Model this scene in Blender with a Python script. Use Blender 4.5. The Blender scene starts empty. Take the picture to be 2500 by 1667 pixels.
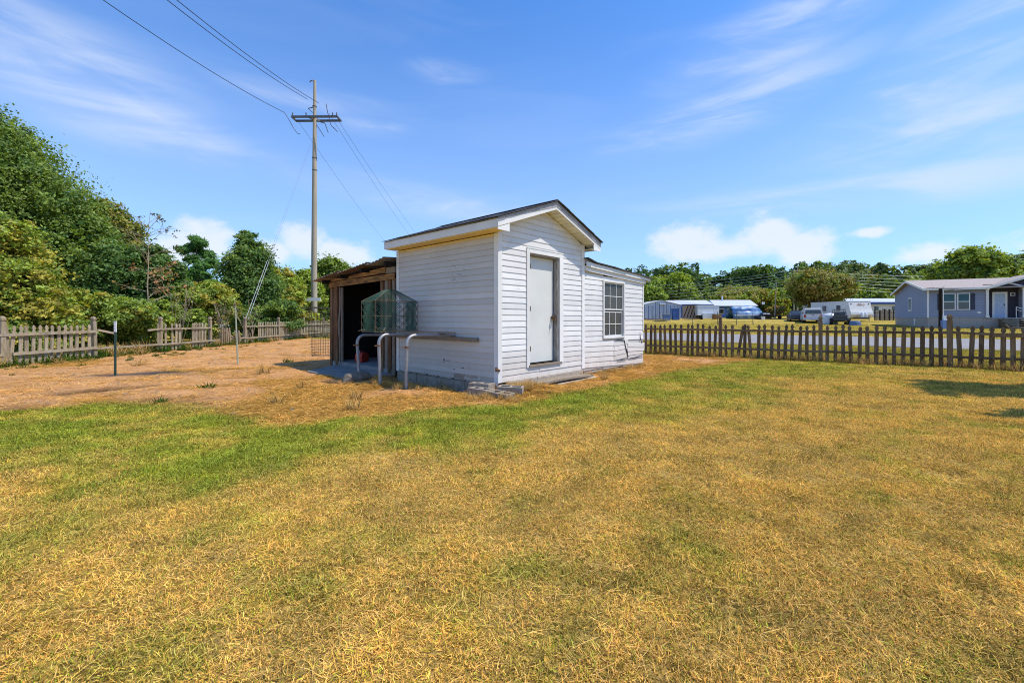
import bpy, math, random
import numpy as np
from mathutils import Vector, Matrix

sc = bpy.context.scene
COL = sc.collection
R = math.radians
rng = np.random.default_rng(7)
random.seed(7)

# ------------------------------------------------------------------ camera
EYE = 1.22                       # metres above the yard
FOC, PCX, PCY = 1050.0, 1250.0, 777.0
cam_d = bpy.data.cameras.new('camera'); cam = bpy.data.objects.new('camera', cam_d); COL.objects.link(cam)
cam.location = (0, 0, EYE); cam.rotation_euler = (R(90), 0, 0)
cam_d.sensor_width = 36; cam_d.lens = 36 * FOC / 2500
cam_d.shift_y = -56.5 / 2500
cam_d.clip_start = 0.05; cam_d.clip_end = 3000
sc.camera = cam

# ------------------------------------------------------------------ sun, sky
SUN = Vector((0.557, -0.100, 1.0)).normalized()
sun_d = bpy.data.lights.new('sun', 'SUN'); sun = bpy.data.objects.new('sun', sun_d); COL.objects.link(sun)
sun_d.energy = 5.0; sun_d.angle = R(0.5); sun_d.color = (1.0, 0.94, 0.83)
sun.rotation_euler = SUN.to_track_quat('Z', 'Y').to_euler()
sun.location = SUN * 50
EL = math.asin(SUN.z); AZ = math.atan2(SUN.x, SUN.y)

world = bpy.data.worlds.new('World'); sc.world = world; world.use_nodes = True
wt = world.node_tree; wt.nodes.clear()

def N(nt, t, **kw):
    n = nt.nodes.new(t)
    for k, v in kw.items():
        if k.startswith('i_'):
            n.inputs[k[2:]].default_value = v
        else:
            setattr(n, k, v)
    return n

def wmath(op, a, b=None, clamp=False):
    n = wt.nodes.new('ShaderNodeMath'); n.operation = op; n.use_clamp = clamp
    for i, s in enumerate((a, b)):
        if s is None: continue
        if isinstance(s, (int, float)): n.inputs[i].default_value = s
        else: wt.links.new(s, n.inputs[i])
    return n.outputs[0]

sky = N(wt, 'ShaderNodeTexSky', sky_type='NISHITA', sun_disc=False)
sky.sun_elevation = EL; sky.sun_rotation = AZ; sky.air_density = 1.0; sky.dust_density = 0.35; sky.ozone_density = 2.2; sky.altitude = 200
tc = N(wt, 'ShaderNodeTexCoord')
sep = N(wt, 'ShaderNodeSeparateXYZ'); wt.links.new(tc.outputs['Generated'], sep.inputs[0])
az = wmath('ARCTAN2', sep.outputs[0], sep.outputs[1])          # azimuth from +Y, radians
el = wmath('ARCSINE', sep.outputs[2])                          # elevation

def smooth(v, lo, hi):
    n = wt.nodes.new('ShaderNodeMapRange'); n.interpolation_type = 'SMOOTHSTEP'
    wt.links.new(v, n.inputs['Value']); n.inputs['From Min'].default_value = lo; n.inputs['From Max'].default_value = hi
    return n.outputs['Result']

def noise_ae(sx, sy, rot, scale, detail, rough, seed, dist=0.0):
    c = N(wt, 'ShaderNodeCombineXYZ'); wt.links.new(az, c.inputs[0]); wt.links.new(el, c.inputs[1]); c.inputs[2].default_value = seed
    m0 = N(wt, 'ShaderNodeMapping'); m0.inputs['Rotation'].default_value = (0, 0, rot)
    wt.links.new(c.outputs[0], m0.inputs[0])
    m = N(wt, 'ShaderNodeMapping'); m.inputs['Scale'].default_value = (sx, sy, 1)
    wt.links.new(m0.outputs[0], m.inputs[0])
    n = N(wt, 'ShaderNodeTexNoise'); n.inputs['Scale'].default_value = scale; n.inputs['Detail'].default_value = detail
    n.inputs['Roughness'].default_value = rough; n.inputs['Distortion'].default_value = dist
    wt.links.new(m.outputs[0], n.inputs['Vector'])
    return n.outputs['Fac']

def sky_ae(px, py):
    x, y, z = (px - PCX) / FOC, 1.0, (PCY - py) / FOC
    return math.atan2(x, y), math.asin(z / math.sqrt(x * x + y * y + z * z))

def blob(px, py, ra, re, tilt=0.0):
    """soft ellipse on the sky round a direction; 1 in the centre, 0 at the rim"""
    a0, e0 = sky_ae(px, py)
    da = wmath('SUBTRACT', az, a0); de = wmath('SUBTRACT', el, e0)
    c, s = math.cos(tilt), math.sin(tilt)
    u = wmath('DIVIDE', wmath('ADD', wmath('MULTIPLY', da, c), wmath('MULTIPLY', de, s)), ra)
    v = wmath('DIVIDE', wmath('SUBTRACT', wmath('MULTIPLY', de, c), wmath('MULTIPLY', da, s)), re)
    d = wmath('SQRT', wmath('ADD', wmath('MULTIPLY', u, u), wmath('MULTIPLY', v, v)))
    return wmath('SUBTRACT', 1.0, d, clamp=True)

def total(lst):
    t = lst[0]
    for q in lst[1:]: t = wmath('MAXIMUM', t, q)
    return t

# cumulus low over the horizon
cum_n = noise_ae(1, 1.5, 0, 16, 9, 0.62, 3.1)
cum_m = total([blob(1870, 575, .10, .075), blob(1680, 590, .12, .062), blob(1960, 605, .10, .05), blob(1760, 612, .22, .035),
               blob(495, 590, .085, .065), blob(430, 612, .09, .045), blob(740, 590, .07, .062), blob(820, 620, .13, .045),
               blob(2270, 618, .07, .035), blob(2120, 568, .05, .016), blob(660, 615, .08, .04), blob(2700, 590, .16, .05),
               blob(-300, 600, .16, .06), blob(1100, 640, .2, .03)])
cum = smooth(wmath('ADD', wmath('MULTIPLY', cum_m, 0.62), wmath('MULTIPLY', cum_n, 0.80)), 0.50, 0.86)
cum = wmath('MULTIPLY', cum, smooth(cum_m, 0.0, 0.22))
# cirrus streaks
ci_n = noise_ae(1.0, 5.0, R(-2), 2.2, 7, 0.55, 9.3, 0.6)
ci_n2 = noise_ae(1.2, 7.0, R(14), 3.4, 6, 0.6, 21.7, 0.4)
ci_m = total([blob(200, 225, .34, .085, R(-14)), blob(330, 280, .26, .06, R(-14)), blob(60, 130, .3, .10, R(-6)),
              blob(1080, 175, .13, .03), blob(900, 310, .12, .03), blob(1750, 275, .34, .075, R(9)), blob(2300, 180, .26, .10, R(22)),
              blob(2250, 330, .3, .08), blob(1850, 110, .3, .09, R(12)), blob(800, 250, .25, .03), blob(1000, 480, .5, .05, R(-6)),
              blob(2100, 470, .5, .06)])
ci_a = smooth(ci_n, 0.44, 0.66)
ci_b = smooth(ci_n2, 0.40, 0.78)
ci = wmath('MULTIPLY', smooth(ci_m, 0.0, 0.9), wmath('ADD', wmath('MULTIPLY', ci_a, 0.50), wmath('ADD', wmath('MULTIPLY', ci_b, 0.22), 0.10)))
ci = wmath('ADD', ci, wmath('MULTIPLY', ci_a, 0.05), clamp=True)
# thin milky veil that thickens towards the horizon
veil = wmath('MULTIPLY', smooth(el, 0.70, 0.0), 0.52)
WSTR = 0.12
grade = N(wt, 'ShaderNodeMix', data_type='RGBA', blend_type='MULTIPLY'); grade.inputs['Factor'].default_value = 1
wt.links.new(sky.outputs[0], grade.inputs['A']); grade.inputs['B'].default_value = (0.77, 1.41, 2.10, 1)
def wmix(fac, a, colr):
    n = N(wt, 'ShaderNodeMix', data_type='RGBA')
    wt.links.new(fac, n.inputs['Factor']); wt.links.new(a, n.inputs['A']); n.inputs['B'].default_value = (*colr, 1)
    return n.outputs['Result']
c1 = wmix(veil, grade.outputs['Result'], (4.9, 6.05, 7.9))
c2 = wmix(ci, c1, (6.2, 7.0, 8.6))
c3 = wmix(wmath('MULTIPLY', cum, 0.75), c2, (7.7, 7.9, 8.5))
bg = N(wt, 'ShaderNodeBackground'); bg.inputs['Strength'].default_value = WSTR
wo = N(wt, 'ShaderNodeOutputWorld')
wt.links.new(c3, bg.inputs['Color']); wt.links.new(bg.outputs[0], wo.inputs[0])

sc.view_settings.view_transform = 'Standard'; sc.view_settings.look = 'None'
sc.view_settings.exposure = 0.0; sc.view_settings.gamma = 1.0
sc.view_settings.use_curve_mapping = False
sc.render.engine = 'CYCLES'
sc.cycles.max_bounces = 7; sc.cycles.diffuse_bounces = 4; sc.cycles.transmission_bounces = 6; sc.cycles.transparent_max_bounces = 8
sc.cycles.use_denoising = True
sc.cycles.denoising_prefilter = 'NONE'
sc.cycles.filter_width = 1.05

# ------------------------------------------------------------------ materials
def mat(name, c1, c2=None, scale=6.0, stretch=(1, 1, 1), detail=5, rough=0.8, bump=0.0, bscale=None, metal=0.0, spec=0.3,
        lo=0.35, hi=0.65, speck=None, world_co=False, rough_n=0.6, splash=None, vary=(.9, 1.08), smear=None, trans=0.0, alpha=None, emit=None):
    m = bpy.data.materials.new(name); m.use_nodes = True
    nt = m.node_tree; b = nt.nodes['Principled BSDF']
    b.inputs['Roughness'].default_value = rough; b.inputs['Metallic'].default_value = metal
    b.inputs['Specular IOR Level'].default_value = spec
    if trans: b.inputs['Transmission Weight'].default_value = trans
    if c2 is None: c2 = tuple(v * 0.85 for v in c1)
    if world_co:
        src = N(nt, 'ShaderNodeNewGeometry').outputs['Position']
    else:
        src = N(nt, 'ShaderNodeTexCoord').outputs['Object']
    mp = N(nt, 'ShaderNodeMapping'); mp.inputs['Scale'].default_value = stretch; nt.links.new(src, mp.inputs[0])
    no = N(nt, 'ShaderNodeTexNoise'); no.inputs['Scale'].default_value = scale; no.inputs['Detail'].default_value = detail
    no.inputs['Roughness'].default_value = rough_n
    nt.links.new(mp.outputs[0], no.inputs['Vector'])
    rp = N(nt, 'ShaderNodeMapRange'); rp.inputs['From Min'].default_value = lo; rp.inputs['From Max'].default_value = hi
    nt.links.new(no.outputs['Fac'], rp.inputs['Value'])
    mx = N(nt, 'ShaderNodeMix', data_type='RGBA')
    mx.inputs['A'].default_value = (*c1, 1); mx.inputs['B'].default_value = (*c2, 1)
    nt.links.new(rp.outputs[0], mx.inputs['Factor'])
    out = mx.outputs['Result']
    # per-object tone shift so that alike pieces differ a little
    oi = N(nt, 'ShaderNodeObjectInfo'); hv = N(nt, 'ShaderNodeHueSaturation')
    mr = N(nt, 'ShaderNodeMapRange'); mr.inputs['To Min'].default_value = vary[0]; mr.inputs['To Max'].default_value = vary[1]
    nt.links.new(oi.outputs['Random'], mr.inputs['Value']); nt.links.new(mr.outputs[0], hv.inputs['Value']); nt.links.new(out, hv.inputs['Color'])
    out = hv.outputs[0]
    if speck:
        col, sscale, slo, shi, amt = speck
        n2 = N(nt, 'ShaderNodeTexNoise'); n2.inputs['Scale'].default_value = sscale; n2.inputs['Detail'].default_value = 6; n2.inputs['Roughness'].default_value = 0.7
        nt.links.new(mp.outputs[0] if stretch != (1, 1, 1) else src, n2.inputs['Vector'])
        r2 = N(nt, 'ShaderNodeMapRange'); r2.inputs['From Min'].default_value = slo; r2.inputs['From Max'].default_value = shi; r2.inputs['To Max'].default_value = amt
        nt.links.new(n2.outputs['Fac'], r2.inputs['Value'])
        m2 = N(nt, 'ShaderNodeMix', data_type='RGBA'); m2.inputs['B'].default_value = (*col, 1)
        nt.links.new(r2.outputs[0], m2.inputs['Factor']); nt.links.new(out, m2.inputs['A']); out = m2.outputs['Result']
    if smear:                                    # soot-like scuffs on one part of a wall: (y, z, ry, rz)
        sy = N(nt, 'ShaderNodeMapping'); sy.inputs['Location'].default_value = (0, -smear[0] / smear[2], -smear[1] / smear[3]); sy.inputs['Scale'].default_value = (0, 1 / smear[2], 1 / smear[3]); nt.links.new(src, sy.inputs[0])
        ln = N(nt, 'ShaderNodeVectorMath', operation='LENGTH'); nt.links.new(sy.outputs[0], ln.inputs[0])
        f1 = N(nt, 'ShaderNodeMapRange'); f1.inputs['From Min'].default_value = 1; f1.inputs['From Max'].default_value = .3; nt.links.new(ln.outputs['Value'], f1.inputs['Value'])
        mq = N(nt, 'ShaderNodeMapping'); mq.inputs['Scale'].default_value = (1, 3, 26); nt.links.new(src, mq.inputs[0])
        n6 = N(nt, 'ShaderNodeTexNoise'); n6.inputs['Scale'].default_value = 2.2; n6.inputs['Detail'].default_value = 8; n6.inputs['Roughness'].default_value = .75; nt.links.new(mq.outputs[0], n6.inputs['Vector'])
        f2 = N(nt, 'ShaderNodeMapRange'); f2.inputs['From Min'].default_value = .52; f2.inputs['From Max'].default_value = .66; nt.links.new(n6.outputs['Fac'], f2.inputs['Value'])
        mm = N(nt, 'ShaderNodeMath', operation='MULTIPLY'); nt.links.new(f1.outputs[0], mm.inputs[0]); nt.links.new(f2.outputs[0], mm.inputs[1])
        m7 = N(nt, 'ShaderNodeMix', data_type='RGBA'); m7.inputs['B'].default_value = (.16, .155, .15, 1); nt.links.new(mm.outputs[0], m7.inputs['Factor']); nt.links.new(out, m7.inputs['A']); out = m7.outputs['Result']
    if splash:                                   # mud thrown up on the lowest boards
        sz = N(nt, 'ShaderNodeSeparateXYZ'); nt.links.new(src, sz.inputs[0])
        zr = N(nt, 'ShaderNodeMapRange'); zr.inputs['From Min'].default_value = splash[1]; zr.inputs['From Max'].default_value = .08; zr.inputs['To Max'].default_value = splash[2]; nt.links.new(sz.outputs[2], zr.inputs['Value'])
        n4 = N(nt, 'ShaderNodeTexNoise'); n4.inputs['Scale'].default_value = 6; n4.inputs['Detail'].default_value = 8; n4.inputs['Roughness'].default_value = .7; nt.links.new(src, n4.inputs['Vector'])
        mm = N(nt, 'ShaderNodeMath', operation='MULTIPLY'); nt.links.new(zr.outputs[0], mm.inputs[0]); nt.links.new(n4.outputs['Fac'], mm.inputs[1])
        m5 = N(nt, 'ShaderNodeMix', data_type='RGBA'); m5.inputs['B'].default_value = (*splash[0], 1); nt.links.new(mm.outputs[0], m5.inputs['Factor']); nt.links.new(out, m5.inputs['A']); out = m5.outputs['Result']
    nt.links.new(out, b.inputs['Base Color'])
    if bump:
        bp = N(nt, 'ShaderNodeBump'); bp.inputs['Strength'].default_value = min(1, bump); bp.inputs['Distance'].default_value = 0.01
        src_b = no.outputs['Fac']
        if bscale:
            n3 = N(nt, 'ShaderNodeTexNoise'); n3.inputs['Scale'].default_value = bscale; n3.inputs['Detail'].default_value = 6
            nt.links.new(mp.outputs[0], n3.inputs['Vector']); src_b = n3.outputs['Fac']
        nt.links.new(src_b, bp.inputs['Height']); nt.links.new(bp.outputs[0], b.inputs['Normal'])
    if emit:
        b.inputs['Emission Color'].default_value = (*emit, 1)
    return m

M = {}
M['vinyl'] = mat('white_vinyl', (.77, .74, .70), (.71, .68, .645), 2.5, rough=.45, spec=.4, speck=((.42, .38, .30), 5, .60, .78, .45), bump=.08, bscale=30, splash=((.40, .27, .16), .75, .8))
M['vinyl_side'] = mat('white_vinyl_shade_dirt', (.61, .575, .525), (.56, .53, .485), 1.2, rough=.5, speck=((.25, .24, .22), 2.2, .64, .80, .5), splash=((.30, .24, .18), .8, .5), smear=(1.02, 2.02, .48, .34))  # shaded wall's darkness put into the base colour; specks, smear and mud are dirt
M['trim'] = mat('white_trim', (.79, .765, .73), (.72, .70, .66), 3, rough=.4, speck=((.5, .44, .34), 9, .64, .8, .5))
M['soffit'] = mat('soffit_vinyl', (.80, .77, .64), (.74, .70, .56), 3, rough=.6)
M['eave_panel'] = mat('yellow_soffit', (.86, .66, .24), (.78, .60, .28), 2, rough=.7)  # strong yellow tone for the left eave and frieze
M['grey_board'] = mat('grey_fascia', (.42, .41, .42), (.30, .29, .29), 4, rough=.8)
M['shingle'] = mat('asphalt_shingle', (.045, .05, .06), (.09, .09, .10), 40, rough=.95, bump=.6, bscale=120)
M['door'] = mat('door_paint', (.74, .735, .69), (.68, .675, .63), 2, rough=.5, speck=((.5, .46, .38), 7, .66, .8, .4))
M['jamb'] = mat('weathered_jamb', (.20, .17, .14), (.42, .40, .37), 9, stretch=(4, 4, .6), rough=.9, bump=.3)
M['concrete'] = mat('concrete', (.48, .40, .31), (.36, .30, .24), 7, rough=.95, speck=((.16, .13, .10), 4, .55, .75, .7), bump=.5, bscale=35)
M['cblock'] = mat('concrete_block', (.38, .32, .25), (.25, .21, .16), 14, rough=.95, bump=.8, bscale=60, speck=((.5, .47, .42), 20, .6, .7, .6))
M['slab'] = mat('slab_concrete', (.28, .27, .25), (.20, .19, .175), 3, rough=.9, bump=.3, bscale=40, speck=((.2, .17, .14), 2, .55, .7, .5))
M['greywood'] = mat('weathered_wood', (.30, .24, .18), (.17, .13, .09), 9, stretch=(7, 7, .9), rough=.9, bump=.5, speck=((.42, .38, .32), 3, .5, .7, .5))
M['picket'] = mat('picket_wood', (.42, .335, .205), (.23, .18, .105), 8, stretch=(8, 8, .8), rough=.9, bump=.5, speck=((.45, .42, .38), 2.4, .5, .68, .6), world_co=True, vary=(.72, 1.2))
M['picket_dark'] = mat('dark_picket_wood', (.19, .13, .075), (.105, .072, .04), 8, stretch=(8, 8, .8), rough=.9, bump=.5, speck=((.24, .21, .16), 2.4, .5, .66, .7), world_co=True, vary=(.65, 1.35))
M['railwood'] = mat('rail_wood', (.41, .33, .21), (.24, .19, .12), 5, rough=.9, bump=.4, speck=((.45, .42, .38), 3, .5, .7, .5), world_co=True)
M['barnwood'] = mat('barn_board', (.19, .095, .042), (.08, .042, .022), 6, stretch=(6, 6, .5), rough=.9, bump=.5, speck=((.36, .25, .14), 2.0, .52, .7, .6))
M['lumber'] = mat('orange_lumber', (.42, .23, .07), (.20, .095, .035), 5, stretch=(5, .7, 5), rough=.85, bump=.4, speck=((.07, .03, .015), 3, .5, .62, .9))
M['darkwood'] = mat('dark_wood', (.022, .016, .012), (.012, .009, .007), 5, stretch=(5, 5, .6), rough=.95, bump=.3)  # lowered to near black so the lean-to interior's shade sits in the colour
M['tin'] = mat('rusty_tin', (.34, .30, .27), (.22, .15, .10), 5, rough=.6, metal=.3, speck=((.16, .08, .04), 4, .5, .7, .8))
M['tinblue'] = mat('galvanised_sheet', (.42, .45, .52), (.34, .36, .40), 4, rough=.5, metal=.3)
M['pipe'] = mat('galvanised_pipe', (.36, .36, .37), (.28, .27, .27), 12, rough=.5, metal=.55, speck=((.30, .16, .08), 9, .55, .7, .7))
M['rust'] = mat('rusty_iron', (.24, .12, .06), (.12, .065, .04), 20, rough=.85, bump=.3)
M['netgreen'] = mat('green_net', (.03, .12, .085), (.05, .11, .08), 20, rough=.7)
M['cane'] = mat('tan_frame', (.22, .165, .10), (.13, .095, .06), 20, rough=.8)
M['blackwire'] = mat('black_wire', (.02, .02, .022), (.04, .03, .025), 20, rough=.6)
M['red'] = mat('red_plastic', (.55, .05, .03), (.4, .04, .02), 6, rough=.4)
M['whiteplastic'] = mat('white_plastic', (.7, .73, .76), None, 6, rough=.4)
M['tpost'] = mat('green_post', (.03, .07, .05), (.05, .09, .06), 12, rough=.6)
M['palegreen'] = mat('pale_pole', (.42, .44, .33), (.30, .32, .22), 12, rough=.6)
M['white'] = mat('white_paint', (.8, .8, .8), (.72, .72, .72), 8, rough=.4)
M['pole'] = mat('utility_pole', (.43, .37, .28), (.33, .28, .21), 2, stretch=(3, 3, .3), rough=.85, bump=.15)
M['steel'] = mat('dark_steel', (.10, .10, .11), (.16, .16, .17), 6, rough=.6, metal=.4)
M['wire'] = mat('cable', (.03, .03, .035), None, 5, rough=.6)
M['guywire'] = mat('guy_wire', (.5, .5, .48), None, 5, rough=.5, metal=.4)
M['dirtstone'] = mat('footing', (.27, .22, .165), (.15, .12, .09), 9, rough=.95, bump=.6, bscale=30)
M['bark'] = mat('bark', (.17, .13, .10), (.09, .07, .05), 8, stretch=(4, 4, .7), rough=.95, bump=.6)
M['deadwood'] = mat('dead_wood', (.40, .32, .21), (.26, .19, .12), 8, stretch=(4, 4, .7), rough=.95)
M['glass'] = mat('window_glass', (.035, .04, .045), (.05, .055, .06), 3, rough=.06, spec=.8)
M['blind'] = mat('broken_blind', (.62, .60, .48), (.5, .47, .36), 9, rough=.7)
M['brass'] = mat('old_bronze', (.12, .075, .04), (.2, .13, .07), 20, rough=.4, metal=.8)
M['gravel'] = mat('road_gravel', (.31, .29, .28), (.25, .24, .23), 3, rough=.95, speck=((.25, .23, .2), 30, .5, .7, .6), world_co=True, bump=.6, bscale=40)
M['dirtpatch'] = mat('damp_dirt', (.12, .065, .035), None, 6, rough=.95)

def siding_mat(name, c, pitch, bumpd=0.05, axis='Z', sharp=True, rough=.6):
    m = bpy.data.materials.new(name); m.use_nodes = True
    nt = m.node_tree; b = nt.nodes['Principled BSDF']; b.inputs['Roughness'].default_value = rough
    t = N(nt, 'ShaderNodeTexCoord'); s = N(nt, 'ShaderNodeSeparateXYZ'); nt.links.new(t.outputs['Object'], s.inputs[0])
    if axis == 'XY':
        ad = N(nt, 'ShaderNodeMath', operation='ADD'); nt.links.new(s.outputs['X'], ad.inputs[0]); nt.links.new(s.outputs['Y'], ad.inputs[1]); o = ad.outputs[0]
    else: o = s.outputs[axis]
    d = N(nt, 'ShaderNodeMath', operation='DIVIDE'); d.inputs[1].default_value = pitch; nt.links.new(o, d.inputs[0])
    fr = N(nt, 'ShaderNodeMath', operation='FRACT'); nt.links.new(d.outputs[0], fr.inputs[0])
    bp = N(nt, 'ShaderNodeBump'); bp.inputs['Strength'].default_value = 1; bp.inputs['Distance'].default_value = bumpd
    bp.invert = True
    nt.links.new(fr.outputs[0], bp.inputs['Height']); nt.links.new(bp.outputs[0], b.inputs['Normal'])
    no = N(nt, 'ShaderNodeTexNoise'); no.inputs['Scale'].default_value = 1.5; no.inputs['Detail'].default_value = 5
    nt.links.new(t.outputs['Object'], no.inputs['Vector'])
    mx = N(nt, 'ShaderNodeMix', data_type='RGBA'); mx.inputs['A'].default_value = (*[v * .9 for v in c], 1); mx.inputs['B'].default_value = (*[min(1, v * 1.1) for v in c], 1)
    nt.links.new(no.outputs['Fac'], mx.inputs['Factor']); nt.links.new(mx.outputs['Result'], b.inputs['Base Color'])
    return m

M['homeblue'] = siding_mat('grey_blue_siding', (.31, .32, .375), .13)
M['homedark'] = siding_mat('dark_brown_siding', (.045, .04, .055), .13)
M['skirt'] = siding_mat('skirting', (.38, .33, .29), .2, .03, axis='XY')
M['metalwall'] = siding_mat('ribbed_metal', (.50, .55, .64), .30, .05, axis='XY', rough=.4)
M['metalwhite'] = siding_mat('ribbed_white_metal', (.62, .66, .72), .4, .04, axis='XY', rough=.4)
M['bluewall'] = siding_mat('blue_siding', (.07, .15, .33), .2)
M['hroof'] = mat('tan_shingles', (.42, .35, .31), (.34, .29, .26), 6, rough=.95)
M['metalroof'] = mat('grey_metal_roof', (.55, .57, .60), (.47, .49, .52), 2, stretch=(3, .3, 1), rough=.5)
M['bluetrim'] = mat('blue_trim', (.05, .11, .32), None, 5, rough=.6)
M['doorblue'] = mat('pale_blue_door', (.45, .56, .75), None, 4, rough=.4)
M['curtain'] = mat('teal_curtain', (.04, .13, .17), (.03, .09, .12), 6, rough=.3)
M['tan'] = mat('tan_panel', (.40, .30, .24), (.32, .23, .18), 3, rough=.8)
M['tarp'] = mat('blue_tarp', (.07, .20, .45), (.30, .42, .60), 1.2, rough=.4, lo=.45, hi=.6)
M['carwhite'] = mat('white_car_paint', (.70, .71, .74), None, 3, rough=.25, spec=.5)
M['cardark'] = mat('dark_car_paint', (.03, .04, .07), None, 3, rough=.25, spec=.5)
M['tyre'] = mat('tyre_rubber', (.02, .02, .02), None, 8, rough=.9)
M['rim'] = mat('wheel_rim', (.4, .4, .42), None, 8, rough=.3, metal=.8)
M['tail'] = mat('tail_light', (.45, .03, .03), None, 8, rough=.3)
M['chrome'] = mat('chrome', (.55, .56, .6), None, 8, rough=.2, metal=.9)
M['darkgreen'] = mat('dark_green_paint', (.02, .06, .04), None, 5, rough=.5)
M['ink'] = mat('red_brown_ink', (.28, .08, .06), None, 5, rough=.6)
M['tub'] = mat('blue_tub', (.12, .2, .4), None, 5, rough=.5)
M['trailerwhite'] = mat('trailer_white', (.72, .72, .70), (.64, .64, .63), 2, rough=.4)

# ------------------------------------------------------------------ mesh helpers
class MB:
    def __init__(s): s.v = []; s.f = []; s.m = []
    def add(s, vs, fs, m=0, T=None):
        o = len(s.v)
        s.v += [tuple(T @ Vector(p)) if T is not None else tuple(p) for p in vs]
        s.f += [tuple(i + o for i in f) for f in fs]; s.m += [m] * len(fs)
        return s
    def box(s, x0, x1, y0, y1, z0, z1, m=0, T=None):
        return s.add([(x0, y0, z0), (x1, y0, z0), (x1, y1, z0), (x0, y1, z0), (x0, y0, z1), (x1, y0, z1), (x1, y1, z1), (x0, y1, z1)],
                     [(0, 3, 2, 1), (4, 5, 6, 7), (0, 1, 5, 4), (1, 2, 6, 5), (2, 3, 7, 6), (3, 0, 4, 7)], m, T)
    def ext(s, pts, d, m=0, T=None):
        """extrude the closed outline pts along d"""
        n = len(pts); d = Vector(d)
        vs = [Vector(p) for p in pts]; vs += [p + d for p in vs]
        fs = [tuple(reversed(range(n))), tuple(range(n, 2 * n))] + [(i, (i + 1) % n, n + (i + 1) % n, n + i) for i in range(n)]
        return s.add(vs, fs, m, T)
    def beam(s, a, b, w, h, m=0, up=(0, 0, 1)):
        a, b = Vector(a), Vector(b); d = (b - a).normalized(); up = Vector(up)
        if abs(d.dot(up)) > .98: up = Vector((1, 0, 0))
        q = d.cross(up).normalized() * w / 2; r = q.cross(d).normalized() * h / 2
        vs = [a - q - r, a + q - r, a + q + r, a - q + r, b - q - r, b + q - r, b + q + r, b - q + r]
        return s.add(vs, [(0, 1, 2, 3), (7, 6, 5, 4), (0, 4, 5, 1), (1, 5, 6, 2), (2, 6, 7, 3), (3, 7, 4, 0)], m)
    def tube(s, pts, r, n=8, m=0, cap=True):
        pts = [Vector(p) for p in pts]; k = len(pts)
        if not hasattr(r, '__len__'): r = [r] * k
        vs = []; prev = None
        for i, p in enumerate(pts):
            d = (pts[min(i + 1, k - 1)] - pts[max(i - 1, 0)]).normalized()
            if prev is None:
                q = d.cross(Vector((0, 0, 1)));
                if q.length < .05: q = d.cross(Vector((1, 0, 0)))
            else: q = prev - d * prev.dot(d)
            q.normalize(); prev = q; w = d.cross(q)
            vs += [p + (q * math.cos(2 * math.pi * j / n) + w * math.sin(2 * math.pi * j / n)) * r[i] for j in range(n)]
        fs = [(i * n + j, i * n + (j + 1) % n, (i + 1) * n + (j + 1) % n, (i + 1) * n + j) for i in range(k - 1) for j in range(n)]
        if cap: fs += [tuple(reversed(range(n))), tuple(range((k - 1) * n, k * n))]
        return s.add(vs, fs, m)
    def mesh(s, name, mats, smooth=False):
        me = bpy.data.meshes.new(name); me.from_pydata(s.v, [], s.f)
        for q in (mats if isinstance(mats, (list, tuple)) else [mats]): me.materials.append(M[q] if isinstance(q, str) else q)
        me.polygons.foreach_set('material_index', s.m)
        if smooth: me.polygons.foreach_set('use_smooth', [True] * len(s.f))
        me.update(); return me
    def build(s, name, mats, parent=None, loc=None, rot=None, smooth=False, bevel=0, label=None):
        o = bpy.data.objects.new(name, s.mesh(name, mats, smooth)); COL.objects.link(o)
        if parent: o.parent = parent
        if loc: o.location = loc
        if rot: o.rotation_euler = rot
        if bevel:
            b = o.modifiers.new('bevel', 'BEVEL'); b.width = bevel; b.segments = 2; b.limit_method = 'ANGLE'
        if smooth:
            try: o.data.set_sharp_from_angle(angle=R(40))
            except Exception: pass
        if label: o['label'] = label
        return o

def inst(name, me, parent, loc=(0, 0, 0), rot=(0, 0, 0), scale=(1, 1, 1)):
    o = bpy.data.objects.new(name, me); COL.objects.link(o); o.parent = parent
    o.location = loc; o.rotation_euler = rot; o.scale = scale
    return o

def tag(o, label, cat, group=None):
    o['label'] = label; o['category'] = cat
    if group: o['group'] = group
    return o

def thing(name, label, cat, loc=(0, 0, 0), rz=0.0, group=None):
    o = bpy.data.objects.new(name, None); o.empty_display_size = .2; COL.objects.link(o)
    o.location = loc; o.rotation_euler = (0, 0, rz)
    return tag(o, label, cat, group)

def copy_tree(o, loc, rz=0.0, label=None):
    c = o.copy(); COL.objects.link(c); c.location = loc; c.rotation_euler = (0, 0, rz)
    if label: c['label'] = label
    def rec(a, b):
        for ch in [q for q in a.children]:
            d = ch.copy(); COL.objects.link(d); d.parent = b; rec(ch, d)
    rec(o, c); return c

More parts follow.
